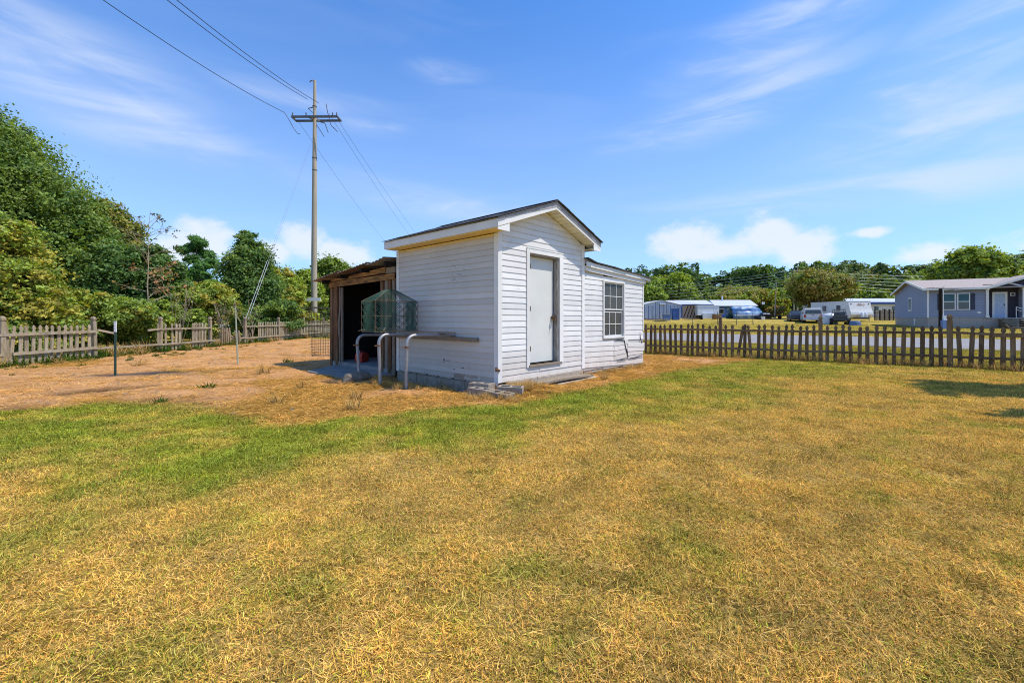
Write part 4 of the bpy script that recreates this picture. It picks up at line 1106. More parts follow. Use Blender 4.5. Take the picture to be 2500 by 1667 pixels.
def scatter(name, P, ROT, SC, IDX, ICOL, label, cat):
    npt = len(P); V = [P]; F = []; idx = [IDX]; knd = [np.zeros(npt, int)]; tint = [np.ones((npt, 3))]; o = npt
    for k, (v, f, t) in enumerate(VAR):
        V.append(v); F.append(f + o); tint.append(t); idx.append(np.full(len(v), -1)); knd.append(np.full(len(v), k + 1)); o += len(v)
    tot = o
    rot = np.zeros((tot, 3)); rot[:npt] = ROT; scl = np.ones((tot, 3)); scl[:npt] = SC; ic = np.zeros((tot, 3)); ic[:npt] = ICOL
    me = fast_mesh(name, np.concatenate(V), np.concatenate(F), [BLADE], {
        'idx': ('POINT', 'INT', np.concatenate(idx)), 'knd': ('POINT', 'INT', np.concatenate(knd)), 'tint': ('POINT', 'FLOAT_VECTOR', np.concatenate(tint)),
        'rotv': ('POINT', 'FLOAT_VECTOR', rot), 'sclv': ('POINT', 'FLOAT_VECTOR', scl), 'icol': ('POINT', 'FLOAT_VECTOR', ic)})
    ob = bpy.data.objects.new(name, me); COL.objects.link(ob)
    ng = bpy.data.node_groups.new(name + '_scatter', 'GeometryNodeTree')
    ng.interface.new_socket('Geometry', in_out='INPUT', socket_type='NodeSocketGeometry'); ng.interface.new_socket('Geometry', in_out='OUTPUT', socket_type='NodeSocketGeometry')
    gi = ng.nodes.new('NodeGroupInput'); gout = ng.nodes.new('NodeGroupOutput'); jn = ng.nodes.new('GeometryNodeJoinGeometry')
    def attr(nm, typ):
        n = ng.nodes.new('GeometryNodeInputNamedAttribute'); n.data_type = typ; n.inputs['Name'].default_value = nm; return n.outputs['Attribute']
    ai, ak, arr, asc = attr('idx', 'INT'), attr('knd', 'INT'), attr('rotv', 'FLOAT_VECTOR'), attr('sclv', 'FLOAT_VECTOR')
    def eq(sock, val):
        c = ng.nodes.new('FunctionNodeCompare'); c.data_type = 'INT'; c.operation = 'EQUAL'
        ins = [s for s in c.inputs if s.enabled and s.type == 'INT'] or [c.inputs[2], c.inputs[3]]
        ng.links.new(sock, ins[0]); ins[1].default_value = val; return c.outputs[0]
    e2r = ng.nodes.new('FunctionNodeEulerToRotation'); ng.links.new(arr, e2r.inputs[0])
    sp = ng.nodes.new('GeometryNodeSeparateGeometry'); sp.domain = 'POINT'; ng.links.new(gi.outputs[0], sp.inputs['Geometry']); ng.links.new(eq(ak, 0), sp.inputs['Selection'])
    for k in range(len(VAR)):
        s = ng.nodes.new('GeometryNodeSeparateGeometry'); s.domain = 'POINT'
        ng.links.new(gi.outputs[0], s.inputs['Geometry']); ng.links.new(eq(ak, k + 1), s.inputs['Selection'])
        ip = ng.nodes.new('GeometryNodeInstanceOnPoints'); ng.links.new(sp.outputs[0], ip.inputs['Points']); ng.links.new(eq(ai, k), ip.inputs['Selection'])
        ng.links.new(s.outputs[0], ip.inputs['Instance']); ng.links.new(e2r.outputs[0], ip.inputs['Rotation']); ng.links.new(asc, ip.inputs['Scale'])
        ng.links.new(ip.outputs[0], jn.inputs[0])
    ng.links.new(jn.outputs[0], gout.inputs[0])
    md = ob.modifiers.new('scatter', 'NODES'); md.node_group = ng
    ob['kind'] = 'stuff'; ob['label'] = label; ob['category'] = cat
    return ob

def jgrid(x0, x1, y0, y1, s):
    X, Y = np.meshgrid(np.arange(x0, x1, s), np.arange(y0, y1, s)); X = X.ravel(); Y = Y.ravel()
    return X + (gr.random(len(X)) - .5) * s * 1.1, Y + (gr.random(len(X)) - .5) * s * 1.1

def in_shed(x, y, m=.05):
    dx, dy = x - SH.x, y - SH.y
    a = dx * .671 + dy * .7415; b = -dx * .7415 + dy * .671
    r = (a > -m) & (a < 2.62 + m) & (b > -m) & (b < L + m)
    r |= (a > 2.5) & (a < 5.46 + m) & (b > -m) & (b < 2.7)
    r |= (a > -m) & (a < 2.45) & (b > 2.9) & (b < 6.1)
    r |= (a > -1.06) & (a < 0) & (b > 3.25) & (b < 3.25 + 1.6 + 1.1 * (a + 1.06)) & (gr.random(len(x)) < .93)
    r |= (a > .5) & (a < 2.45) & (b > -.40) & (b < 0)
    return r

xs_, ys_, sps = [], [], []
for (y0, y1, sp_) in ((.1, 3.2, .068), (3.2, 5.6, .088), (5.6, 9.0, .115), (9.0, 16.5, .17)):
    x, y = jgrid(-16, 20, y0, y1, sp_)
    k = (np.abs(x) < 1.32 * y + 3.4) & (x > -13.4)
    xs_.append(x[k]); ys_.append(y[k]); sps.append(np.full(k.sum(), sp_))
x, y = jgrid(-15, 6, 16.5, 33, .26); k = (fd(x, y) < 60) & (x < -3) & (x > -14.5); xs_.append(x[k]); ys_.append(y[k]); sps.append(np.full(k.sum(), .26))
x, y = jgrid(2, 70, 8, 62, .55); d = fd(x, y); k = (d > 15.2) & (np.abs(x) < 1.3 * y + 3) & ((d < 23.7) | (d > 30.3)) & (d < 66) & (x > 3)
xs_.append(x[k]); ys_.append(y[k]); sps.append(np.full(k.sum(), .55))
x, y = jgrid(3, 30, 12, 30, .22); d = fd(x, y); k = (d > 14.9) & (d < 23.7) & (np.abs(x) < 1.3 * y + 3) & (x > 3)
xs_.append(x[k]); ys_.append(y[k]); sps.append(np.full(k.sum(), .22))
gxx = np.concatenate(xs_); gyy = np.concatenate(ys_); gsp = np.concatenate(sps)
k = ~in_shed(gxx, gyy); gxx, gyy, gsp = gxx[k], gyy[k], gsp[k]
cc, bare, lush = ground_cols(gxx, gyy)
# on bare earth keep only part of the straw
em = sst(fbm(gxx, gyy, .7, 31) + .34 * np.exp(-((gxx + 9) / 4.5) ** 2), .42, .60)
keep = gr.random(len(gxx)) > bare * (.02 + .84 * em)
hole = sst(fbm(gxx, gyy, 5.5, 50), .66, .74) * (1 - lush)
keep &= gr.random(len(gxx)) > hole * .45
rt1, as1 = marks(gxx, gyy); keep &= gr.random(len(gxx)) > np.clip(rt1 * 1.5 + as1 * 1.3, 0, 1)
gxx, gyy, gsp, cc, bare, lush = [q[keep] for q in (gxx, gyy, gsp, cc, bare, lush)]
n = len(gxx); ru = gr.random(n)
isg = (gr.random(n) < np.clip(lush * .95 - .03, 0, .82)) & (bare < .6)
iss = gr.random(n) < bare * 1.2
idx = gr.integers(0, 4, n); idx[isg] = 4 + gr.integers(0, 3, isg.sum()); idx[iss] = 7 + gr.integers(0, 3, iss.sum())
tu = (gr.random(n) < .004) & (bare > .3) & (gyy < 14); idx[tu] = 10
wd_ = (gr.random(n) < .006 * (gxx < -5)) & (bare > .5); idx[wd_] = 11
icol = cc * np.array([1.90, 1.78, 1.35])
dk = sst(fbm(gxx, gyy, 12.0, 71), .62, .74) * .60; icol = icol * (1 - dk)[:, None]
icol[isg] = icol[isg] * .5 + np.stack([.18 + .22 * ru, .29 + .08 * ru, .045 + .02 * ru], -1)[isg] * .5
icol[iss] = icol[iss] * .35 + np.array([.80, .50, .13]) * .65 * (.75 + .45 * ru[iss])[:, None]
icol[tu] = np.array([.58, .38, .13]); icol[wd_] = np.array([.10, .19, .03])
icol = icol * (.80 + .38 * gr.random(n))[:, None]
sc_ = (gsp / .085) ** .62 * (.85 + .35 * gr.random(n))
hs = np.where(isg, 1.0, .85) * (.75 + .5 * fbm(gxx, gyy, 2.0, 61)) * np.where(gsp > .3, .55, 1)
hs = hs * np.where(sc_ > 1.6, .8, 1)
SCV = np.stack([sc_, sc_, sc_ * hs], -1)
ROTV = np.stack([(gr.random(n) - .5) * .16, (gr.random(n) - .5) * .16, gr.random(n) * 6.283], -1)
# the mown hay lies mostly one way
P = np.stack([gxx, gyy, gz(gxx, gyy) + relief(gxx, gyy)], -1)
scatter('lawn_grass', P, ROTV, SCV, idx, icol, 'short turf of dry tan and green blades with loose straw on the earth', 'grass')
# weeds and tall dry grass along fences and walls
wp = []
for _ in range(950):
    y = random.uniform(8.5, 33); wp.append((XF - random.uniform(-.25, 2.6), y, random.uniform(.8, 2.6), 11 if random.random() < .82 else 10, 0))
for _ in range(300):
    s = random.uniform(-4.5, 13); o = random.gauss(0, .12); p = Vector((FN[0] * (14.87 + o) + .823 * s, FN[1] * (14.87 + o) - .568 * s)); wp.append((p.x, p.y, random.uniform(.7, 1.5), 10, 1))
for _ in range(80):
    a = random.uniform(-.1, 5.4); p = sh(a, -.06 - abs(random.gauss(0, .1))); 
    if .5 < a < 2.4: continue
    wp.append((p.x, p.y, random.uniform(.3, .8), 10, 1))
for _ in range(14):
    a = random.uniform(-.2, 3.0); p = sh(-.10 - abs(random.gauss(0, .35)), a); wp.append((p.x, p.y, random.uniform(.4, 1.0), 10, 1))
for (bx_, by_) in ((-1.76, 7.15), (-2.39, 7.72), (.2, 7.0), (-.3, 6.6), (.45, 7.2), (-.45, 6.5), (-.0, 6.35)):
    for _ in range(9): wp.append((random.gauss(bx_, .13), random.gauss(by_, .10), random.uniform(.3, .8), 10, 1))
for _ in range(60):
    wp.append((random.gauss(-11.8, .6), random.gauss(13, 3), random.uniform(.4, 1.0), 11, 0))
wp = np.array(wp); k = ~in_shed(wp[:, 0], wp[:, 1], 0); wp = wp[k]; n = len(wp)
r1 = gr.random(n); dry = wp[:, 3] == 10
ic = np.stack([.10 + .14 * r1, .17 + .10 * r1, .03 + .02 * r1], -1); ic[dry] = np.stack([.72 + .12 * r1, .47 + .08 * r1, .15 + .04 * r1], -1)[dry]
sc1 = wp[:, 2]
P = np.stack([wp[:, 0], wp[:, 1], gz(wp[:, 0], wp[:, 1]) + relief(wp[:, 0], wp[:, 1])], -1)
scatter('weeds', P, np.stack([(gr.random(n) - .5) * .3, (gr.random(n) - .5) * .3, gr.random(n) * 6.28], -1), np.stack([sc1, sc1, sc1], -1), wp[:, 3].astype(int), ic,
        'tufts of tall dry grass and leafy weeds along the fences and shed walls', 'weeds')

# clods and small stones lying on the bare earth
cm = MB(); cr = random.Random(4)
for _ in range(1500):
    x = cr.uniform(-12.5, 2); y = cr.uniform(5.2, 20)
    if float(zones(x, y)[0]) < .6 or in_shed(np.array([x]), np.array([y]))[0]: continue
    s = cr.uniform(.008, .03) * (1 if cr.random() < .93 else 1.8); z = gzf(x, y) + float(relief(x, y)); a = cr.random() * 6.3
    vs = [(x + s * math.cos(a + k * 1.257) * cr.uniform(.7, 1.2), y + s * math.sin(a + k * 1.257) * cr.uniform(.7, 1.2), z - .004) for k in range(5)] + [(x + s * .2, y, z + s * cr.uniform(.5, .9))]
    cm.add(vs, [(k, (k + 1) % 5, 5) for k in range(5)])
co = cm.build('earth_clods', 'dirtstone'); co['kind'] = 'stuff'; co['label'] = 'small clods and stones scattered over the bare earth'; co['category'] = 'stones'
# ------------------------------------------------------------------ trees
def leaf_material():
    m = bpy.data.materials.new('leaves'); m.use_nodes = True; nt = m.node_tree; nt.nodes.clear()
    o = N(nt, 'ShaderNodeOutputMaterial'); a = N(nt, 'ShaderNodeAttribute'); a.attribute_name = 'col'
    d = N(nt, 'ShaderNodeBsdfPrincipled'); d.inputs['Roughness'].default_value = .55; d.inputs['Specular IOR Level'].default_value = .25
    tr = N(nt, 'ShaderNodeBsdfTranslucent'); nt.links.new(a.outputs['Color'], d.inputs['Base Color'])
    g = N(nt, 'ShaderNodeVectorMath', operation='MULTIPLY'); g.inputs[1].default_value = (1.5, 1.5, .5); nt.links.new(a.outputs['Vector'], g.inputs[0]); nt.links.new(g.outputs[0], tr.inputs[0])
    mx = N(nt, 'ShaderNodeMixShader'); mx.inputs[0].default_value = .32
    nt.links.new(d.outputs[0], mx.inputs[1]); nt.links.new(tr.outputs[0], mx.inputs[2]); nt.links.new(mx.outputs[0], o.inputs[0]); return m
LEAF = leaf_material(); LB = 1.95
TONE = {'oak': ((.065, .10, .022), (.13, .17, .03)), 'dark': ((.045, .085, .025), (.085, .135, .03)), 'yellow': ((.15, .145, .025), (.27, .22, .035)),
        'lime': ((.12, .165, .025), (.20, .235, .035)), 'olive': ((.14, .13, .03), (.20, .17, .035)), 'pine': ((.05, .11, .035), (.09, .17, .04)),
        'mid': ((.09, .135, .028), (.16, .20, .035)), 'brown': ((.15, .11, .035), (.15, .14, .035)), 'far': ((.075, .115, .035), (.14, .165, .04))}

def leaves(r, lobes, n, size, tone, per=55, flat=.65, spread=.26, inner=.16, elong=1.5, up=.5):
    lobes = np.array(lobes, float); w = (lobes[:, 3] * lobes[:, 4] + lobes[:, 5] * lobes[:, 4] + lobes[:, 3] * lobes[:, 5]); w /= w.sum()
    nc = max(6, int(n / per)); li = r.choice(len(lobes), nc, p=w)
    dv = r.normal(size=(nc, 3)); dv[:, 2] += .25; dv /= np.linalg.norm(dv, axis=1)[:, None]
    rad = .66 + .31 * r.random(nc)
    C = lobes[li, :3] + dv * lobes[li, 3:6] * rad[:, None]
    cr = spread * lobes[li, 3:6].mean(1) * (.5 + .9 * r.random(nc))
    ct = r.random(nc)
    ci_ = r.integers(0, nc, n)
    g = np.clip(r.normal(size=(n, 3)) * .62, -1.05, 1.05)
    g[:, 2] *= flat
    Pp = C[ci_] + g * cr[ci_][:, None]
    out = Pp - lobes[li[ci_], :3]; out /= (np.linalg.norm(out, axis=1)[:, None] + 1e-6)
    nin = int(n * inner); q = lobes[r.choice(len(lobes), nin, p=w)]; dd = r.normal(size=(nin, 3)); dd /= np.linalg.norm(dd, axis=1)[:, None]
    Pp[:nin] = q[:, :3] + dd * q[:, 3:6] * (.35 + .4 * r.random(nin))[:, None]
    s = size * (.6 + .8 * r.random(n)); s[:nin] *= 1.9
    nr = out * .55 + r.normal(size=(n, 3)) * .55; nr[:, 2] += up; nr /= np.linalg.norm(nr, axis=1)[:, None]
    a = np.cross(nr, r.normal(size=(n, 3))); a /= (np.linalg.norm(a, axis=1)[:, None] + 1e-6); b = np.cross(nr, a)
    a *= (s * elong / 2)[:, None]; b *= (s / 2)[:, None]
    V = np.stack([Pp - a, Pp - b * .9 + a * .1, Pp + a, Pp + b * .9 + a * .1], 1).reshape(-1, 3)
    F = np.arange(4 * n).reshape(-1, 4)
    lo, hi = [np.array(c) for c in TONE[tone]]
    t = np.clip(.5 * ct[ci_] + .5 * r.random(n), 0, 1)[:, None]
    c = LB * (lo * (1 - t) + hi * t) * (.55 + .75 * r.random(n))[:, None]
    return V, F, np.repeat(c, 4, 0)

def crown_obj(name, parts, parent, kind=None):
    V = []; F = []; Cc = []; o = 0
    for v, f, c in parts: V.append(v); F.append(f + o); Cc.append(c); o += len(v)
    me = fast_mesh(name, np.concatenate(V), np.concatenate(F), [LEAF], {'col': ('POINT', 'FLOAT_VECTOR', np.concatenate(Cc))})
    ob = bpy.data.objects.new(name, me); COL.objects.link(ob)
    if parent: ob.parent = parent
    return ob

def trunk_obj(parent, h, r0, lobes, seed, m='bark', limbs=6, lean=(0, 0), base=0.0):
    rr = random.Random(seed); b = MB(); n = 7; pts = []
    for i in range(n + 1):
        f = i / n; pts.append((lean[0] * f + rr.uniform(-.04, .04) * h * .3 * f, lean[1] * f + rr.uniform(-.04, .04) * h * .3 * f, -.15 + h * f))
    b.tube(pts, [r0 * (1.25 if i == 0 else 1 - .75 * i / n) for i in range(n + 1)], 9)
    for k in range(limbs):
        L_ = lobes[k % len(lobes)]; i = min(n - 1, 2 + k % (n - 2)); p = Vector(pts[i])
        q = Vector((L_[0] + rr.uniform(-.5, .5) * L_[3], L_[1] + rr.uniform(-.5, .5) * L_[4], L_[2] + rr.uniform(-.3, .4) * L_[5]))
        mpt = p.lerp(q, .5) + Vector((0, 0, -.06 * (q - p).length))
        b.tube([p, mpt, q], [r0 * .45, r0 * .28, r0 * .07], 6)
        for _ in range(2):
            e = q + Vector((rr.uniform(-1, 1) * L_[3] * .6, rr.uniform(-1, 1) * L_[4] * .6, rr.uniform(.1, .6) * L_[5]))
            b.tube([mpt, mpt.lerp(e, .6), e], [r0 * .16, r0 * .1, r0 * .03], 5)
    return b.build('trunk', m, parent, smooth=True)

def lobes_for(h, w, shape, r, base=.25):
    """a handful of overlapping lobes; shape: round, tall, spread, shrub"""
    out = []
    if shape == 'round':
        out = [(0, 0, h * .64, w * .36, w * .36, h * .30)]
        for i in range(9):
            a = r.random() * 6.28; z = h * (.38 + .48 * r.random()); q = w * .30 * (1 - abs(z / h - .55))
            s = w * (.17 + .09 * r.random()); out.append((math.cos(a) * q, math.sin(a) * q, z, s, s, s * .85))
    elif shape == 'tall':
        for i in range(9):
            f = i / 8; s = w * .5 * math.sin(math.pi * (.16 + .74 * f)) ** .8; out.append(((r.random() - .5) * w * .12, (r.random() - .5) * w * .12, h * (.16 + .74 * f), s, s, h * .11))
    elif shape == 'spread':
        for i in range(11):
            a = i / 11 * 6.28 + r.random(); q = w * (.12 + .26 * r.random()); s = w * (.14 + .08 * r.random()); out.append((math.cos(a) * q, math.sin(a) * q, h * (.82 - .35 * (q / (w * .4)) ** 2 - .12 * r.random()), s, s, h * .16))
        out.append((0, 0, h * .62, w * .34, w * .34, h * .24))
    elif shape == 'shrub':
        for i in range(9):
            a = r.random() * 6.28; q = w * .34 * r.random() ** .5; s = w * (.16 + .12 * r.random()); out.append((math.cos(a) * q, math.sin(a) * q, h * (.22 + .55 * r.random()), s, s, h * .20))
    return out

def tree(name, label, cat, px, Y, ytop, wpx, shape, tone, n, size, seed, group=None, base=None, trunk=True, per=55, X=None, h=None, w=None, tones=None, spread=.26, r0=None):
    x = ax(px, Y) if X is None else X
    g0 = gzf(x, Y); H_ = (EYE + (PCY - ytop) / FOC * Y - g0) if h is None else h; Wd = wpx / FOC * Y if w is None else w
    t = thing(name, label, cat, (x, Y, g0), 0, group); r = np.random.default_rng(seed)
    lb_ = lobes_for(H_, Wd, shape, r)
    tl = tones or [(tone, 1.0)]
    parts = [leaves(r, lb_, int(n * f), size, tn, per=per, spread=spread) for tn, f in tl]
    if trunk: trunk_obj(t, H_ * .72, r0 or max(.05, Wd * .028), lb_, seed, limbs=7)
    crown_obj('crown', parts, t); return t

# big wooded mass on the left edge, nearest first
def custom_tree(label, X, Y, lobes, tone, n, size, seed, h, name='oak_tree', cat='tree', r0=.25, per=60, tones=None, spread=.26):
    t = thing(name, label, cat, (X, Y, 0)); r = np.random.default_rng(seed)
    parts = [leaves(r, lobes, int(n * f), size, tn, per=per, spread=spread) for tn, f in (tones or [(tone, 1)])]
    trunk_obj(t, h, r0, lobes, seed, limbs=9); crown_obj('crown', parts, t); return t
custom_tree('huge dark green oak filling the left edge behind the picket fence', -27.5, 22.5,
    [(0, 0, 7.6, 4.2, 4.2, 3.2), (-.6, -.5, 10.9, 2.3, 2.2, 1.7), (.9, -1.2, 9.3, 1.6, 1.6, 1.3), (1.2, -.5, 9.6, 2.3, 2.4, 1.7), (-2.5, 0, 10.2, 3, 3, 2.2), (3.2, -1, 8.0, 1.9, 2, 1.5), (4.8, -1, 6.6, 1.8, 1.8, 1.4), (5.9, -1, 5.2, 1.5, 1.6, 1.3), (3.0, -1.6, 5.6, 2.2, 2, 1.6),
     (.4, -2.6, 6.6, 2.2, 2, 1.6), (2.4, -2.2, 7.2, 1.5, 1.5, 1.1), (6.8, -1.2, 3.9, 1.5, 1.6, 1.3), (-3, -2, 7, 2.6, 2.4, 2), (1.5, -3, 4.2, 2.4, 2, 1.5), (4.6, -2.6, 4.2, 2, 1.6, 1.3)],
    'oak', 120000, .10, 101, 7.5, r0=.38, tones=[('oak', .75), ('dark', .25)])
custom_tree('tall rounded oak crown with olive tips right of the huge oak', -23.6, 24.5,
    [(0, 0, 5.6, 2.0, 2.0, 1.8), (.6, -.4, 7.0, 1.2, 1.2, .9), (1.4, 0, 6.2, 1.1, 1.2, .9), (-1, -.5, 6.4, 1.2, 1.2, 1), (1.9, -.2, 5.0, 1.0, 1, .8), (.2, -1.2, 4.2, 1.6, 1.4, 1.2), (1.6, -.8, 3.6, 1.4, 1.3, 1.1), (-1.2, -1, 3.6, 1.5, 1.2, 1.2)],
    'oak', 34000, .105, 102, 5.6, tones=[('oak', .6), ('olive', .4)])
custom_tree('low dark green tree between the olive-tipped oak and the bare sapling', -18.9, 21.5,
    [(0, 0, 3.0, 1.7, 1.6, 1.3), (-.6, -.2, 4.1, 1.1, 1.1, .8), (.7, 0, 4.2, .9, 1, .7), (1.5, 0, 3.5, .9, 1, .8), (1.9, 0, 2.5, .9, .9, .8), (-1.4, -.4, 3.0, 1.1, 1, 1), (0, -1, 1.6, 1.6, 1, 1.0), (1.6, -.6, 1.3, 1.1, .8, .8)],
    'dark', 28000, .095, 103, 3.4)
custom_tree('yellowing bushy tree at the left edge right behind the first pickets', -16.3, 13.8,
    [(0, 0, 2.6, 1.3, 1.2, 1.3), (.2, -.2, 3.7, .9, .9, .8), (-.9, 0, 3.2, 1.1, 1, 1), (1.0, -.2, 2.3, .85, .9, .9), (.3, -.6, 1.5, 1.3, .8, .9), (1.6, -.2, 1.4, .8, .8, .8), (-.8, -.6, 1.6, 1.1, .8, 1)],
    'yellow', 26000, .075, 104, 3, name='bushy_tree', r0=.12, tones=[('yellow', .55), ('lime', .3), ('mid', .15)])
for i, (px, Y, yt, wp_, sd, tn, lab) in enumerate((
    (150, 15.0, 690, 240, 111, [('mid', .5), ('yellow', .3), ('lime', .2)], 'green and yellow bush right of the yellowing tree over the leftmost pickets'),
    (262, 16.2, 700, 190, 112, [('mid', .6), ('lime', .4)], 'leafy bush behind the tall fence post left of the gap'),
    (345, 16.5, 735, 150, 113, [('mid', .6), ('lime', .2), ('yellow', .2)], 'low green bush arching over the gap in the picket fence'),
    (60, 12.9, 770, 130, 114, [('mid', .6), ('yellow', .4)], 'low leafy bush hanging over the leftmost pickets'),
    (430, 19.5, 712, 130, 115, [('lime', .5), ('mid', .5)], 'small green bush behind the clustered pickets'))):
    tree('bush', lab, 'bush', px, Y, yt, wp_, 'shrub', None, 15000, .07, sd, base=None, tones=tn, r0=.04)
tree('bushy_tree', 'yellow-green bushy tree left of the dark rounded tree', 'tree', 500, 22.5, 645, 185, 'shrub', None, 20000, .085, 121, tones=[('lime', .45), ('yellow', .3), ('mid', .25)], r0=.07)
tree('round_tree', 'dark dense rounded tree left of the utility pole', 'tree', 606, 27, 566, 140, 'tall', None, 30000, .11, 122, tones=[('dark', .8), ('mid', .2)], r0=.14, spread=.3)
tree('bushy_tree', 'yellow-green tree directly behind the utility pole guy wires', 'tree', 690, 30, 640, 120, 'round', None, 17000, .12, 123, tones=[('lime', .5), ('yellow', .35), ('mid', .15)], r0=.12)
tree('bushy_tree', 'light green tree touching the left side of the utility pole', 'tree', 745, 34, 645, 100, 'round', None, 13000, .13, 124, tones=[('lime', .5), ('mid', .5)], r0=.12)
tree('leafy_tree', 'green tree rising between the utility pole and the lean-to roof', 'tree', 812, 37, 612, 125, 'round', None, 20000, .14, 125, tones=[('oak', .5), ('mid', .5)], r0=.16)
tree('leafy_tree', 'low green tree peeking over the tin roof of the lean-to', 'tree', 885, 40, 645, 110, 'round', None, 10000, .15, 126, tones=[('mid', .6), ('lime', .4)], r0=.16)
tree('leafy_tree', 'small treetop showing right beside the shed wall above the tin roof', 'tree', 945, 44, 636, 90, 'round', None, 8000, .17, 127, tones=[('dark', .6), ('mid', .4)], r0=.16)
tree('bush', 'low dark bush at the foot of the dark rounded tree', 'bush', 640, 25, 728, 170, 'shrub', None, 12000, .09, 128, tones=[('dark', .7), ('mid', .3)], r0=.04)
tree('bush', 'yellowed bush behind the far end of the left fence', 'bush', 712, 29, 742, 130, 'shrub', None, 8000, .09, 129, tones=[('yellow', .7), ('lime', .3)], r0=.04)
tree('bush', 'dark bush at the foot of the utility pole', 'bush', 790, 36, 735, 130, 'shrub', None, 9000, .11, 130, tones=[('dark', .6), ('mid', .4)], r0=.04)
tree('leafy_tree', 'broad green tree in the thicket behind the yellow-green bush', 'tree', 455, 36, 676, 180, 'round', None, 15000, .15, 131, tones=[('mid', .6), ('lime', .4)], r0=.16)
tree('leafy_tree', 'broad dark tree deep in the thicket behind the bare sapling', 'tree', 330, 30, 655, 220, 'round', None, 15000, .16, 132, tones=[('dark', .6), ('mid', .4)], r0=.16)
# shade under the thicket: low wild growth as one mass
r = np.random.default_rng(140); lb_ = []
for i in range(46):
    y = 9 + 34 * r.random(); x = -15.0 - 7 * r.random() * (1 if y < 20 else .6) - (y - 20) * .12 * (y > 20); s = .7 + .6 * r.random(); lb_.append((x, y, .35 + .3 * s * r.random() + .1, s * 1.3, s * 1.3, s * .75))
for i in range(34):
    x = -19 + 26 * r.random(); y = 44 + 12 * r.random(); s = 1.5 + 1.2 * r.random(); lb_.append((x, y, s * .9 + gzf(x, y), s * 1.5, s * 1.3, s))
ug = crown_obj('undergrowth', [leaves(r, lb_, 34000, .13, 'mid', per=40), leaves(r, lb_, 12000, .12, 'yellow', per=40), leaves(r, lb_, 12000, .14, 'dark', per=40)], None)
ug['kind'] = 'stuff'; ug['label'] = 'tangled low undergrowth beneath the trees along the left fence'; ug['category'] = 'undergrowth'

# bare sapling with red-brown leaves
sx, sy = ax(361, 17.5), 17.5
sp = thing('bare_sapling', 'thin half-dead sapling with pale trunk and sparse brown leaves', 'tree', (sx, sy, 0))
rr = random.Random(5); b = MB(); tips = []
b.tube([(0, 0, -.1), (.02, 0, 1.5), (-.02, 0, 2.6), (.03, 0, 3.6), (.0, 0, 4.6), (.1, 0, 5.6)], [.034, .03, .024, .016, .010, .005], 7)
for i in range(26):
    z = 1.6 + 3.6 * i / 26; a = rr.uniform(0, 6.28); ln = (1.5 - .17 * z) * rr.uniform(.6, 1.2)
    p = Vector((0, 0, z)); q = p + Vector((math.cos(a) * ln, math.sin(a) * ln, rr.uniform(.05, .5) * ln + (.3 if z > 3.4 else 0)))
    b.tube([p, p.lerp(q, .5) + Vector((0, 0, .05)), q], [.010, .006, .003], 5); tips.append((q, z))
    for _ in range(3):
        e = q.lerp(p, rr.uniform(.1, .6)) + Vector((rr.uniform(-.4, .4), rr.uniform(-.4, .4), rr.uniform(-.1, .4))); b.tube([q.lerp(p, rr.uniform(.3, .6)), e], [.007, .003], 4); tips.append((e, z))
b.build('trunk', 'deadwood', sp, smooth=True)
r = np.random.default_rng(9); lo = [(t.x, t.y, t.z, .14, .14, .12) for t, z in tips if z > 2.0]
TONE['rust'] = ((.20, .09, .045), (.30, .16, .07)); TONE['smoke'] = ((.06, .06, .035), (.10, .09, .045))
lo1 = [q for q in lo if q[2] < 3.8]; lo2 = [q for q in lo if q[2] >= 3.8]
crown_obj('crown', [leaves(r, lo1, 420, .045, 'rust', per=8, spread=1.0), leaves(r, lo2, 260, .055, 'smoke', per=6, spread=.7, inner=.05)], sp)
# pine top behind the yellow-green bush
pn = thing('pine_tree', 'bright green pine top standing behind the yellow-green bush', 'tree', (ax(480, 34), 34, 0))
lo = [((r.random() - .5) * 3.4 * (1 - f * .6), (r.random() - .5) * 3.0 * (1 - f * .6), 3 + 4.4 * f, .5, .5, .32) for f in np.linspace(0, 1, 26)]
trunk_obj(pn, 7.3, .13, lo, 77, limbs=12)
crown_obj('crown', [leaves(r, lo, 15000, .07, 'pine', per=40, spread=.42, elong=4.5)], pn)
# dead brush poking out of the thicket
for i, (px, Y, yt, n_, lab) in enumerate(((437, 18.6, 690, 10, 'fan of pale bare stems in front of the green bush'), (540, 20.2, 722, 11, 'tangle of grey dead branches left of the thin pole'), (610, 21.0, 715, 8, 'bare pale branches sweeping up beside the guy wires'))):
    t = thing('dead_brush', lab, 'dead brush', (ax(px, Y), Y, 0)); b = MB(); hh = EYE + (PCY - yt) / FOC * Y
    for k in range(n_):
        a = random.uniform(0, 6.28); q = Vector((math.cos(a) * random.uniform(.1, .9), math.sin(a) * .4, hh * random.uniform(.6, 1.05)))
        p = Vector((random.uniform(-.15, .15), 0, 0)); m_ = p.lerp(q, .5) + Vector((random.uniform(-.15, .15), 0, random.uniform(-.1, .2)))
        b.tube([p, m_, q], [.012, .008, .003], 5)
        for _ in range(3): b.tube([m_.lerp(q, random.random()), m_ + Vector((random.uniform(-.5, .5), random.uniform(-.3, .3), random.uniform(.0, .5)))], [.006, .003], 4)
    b.build('stems', 'deadwood', t)

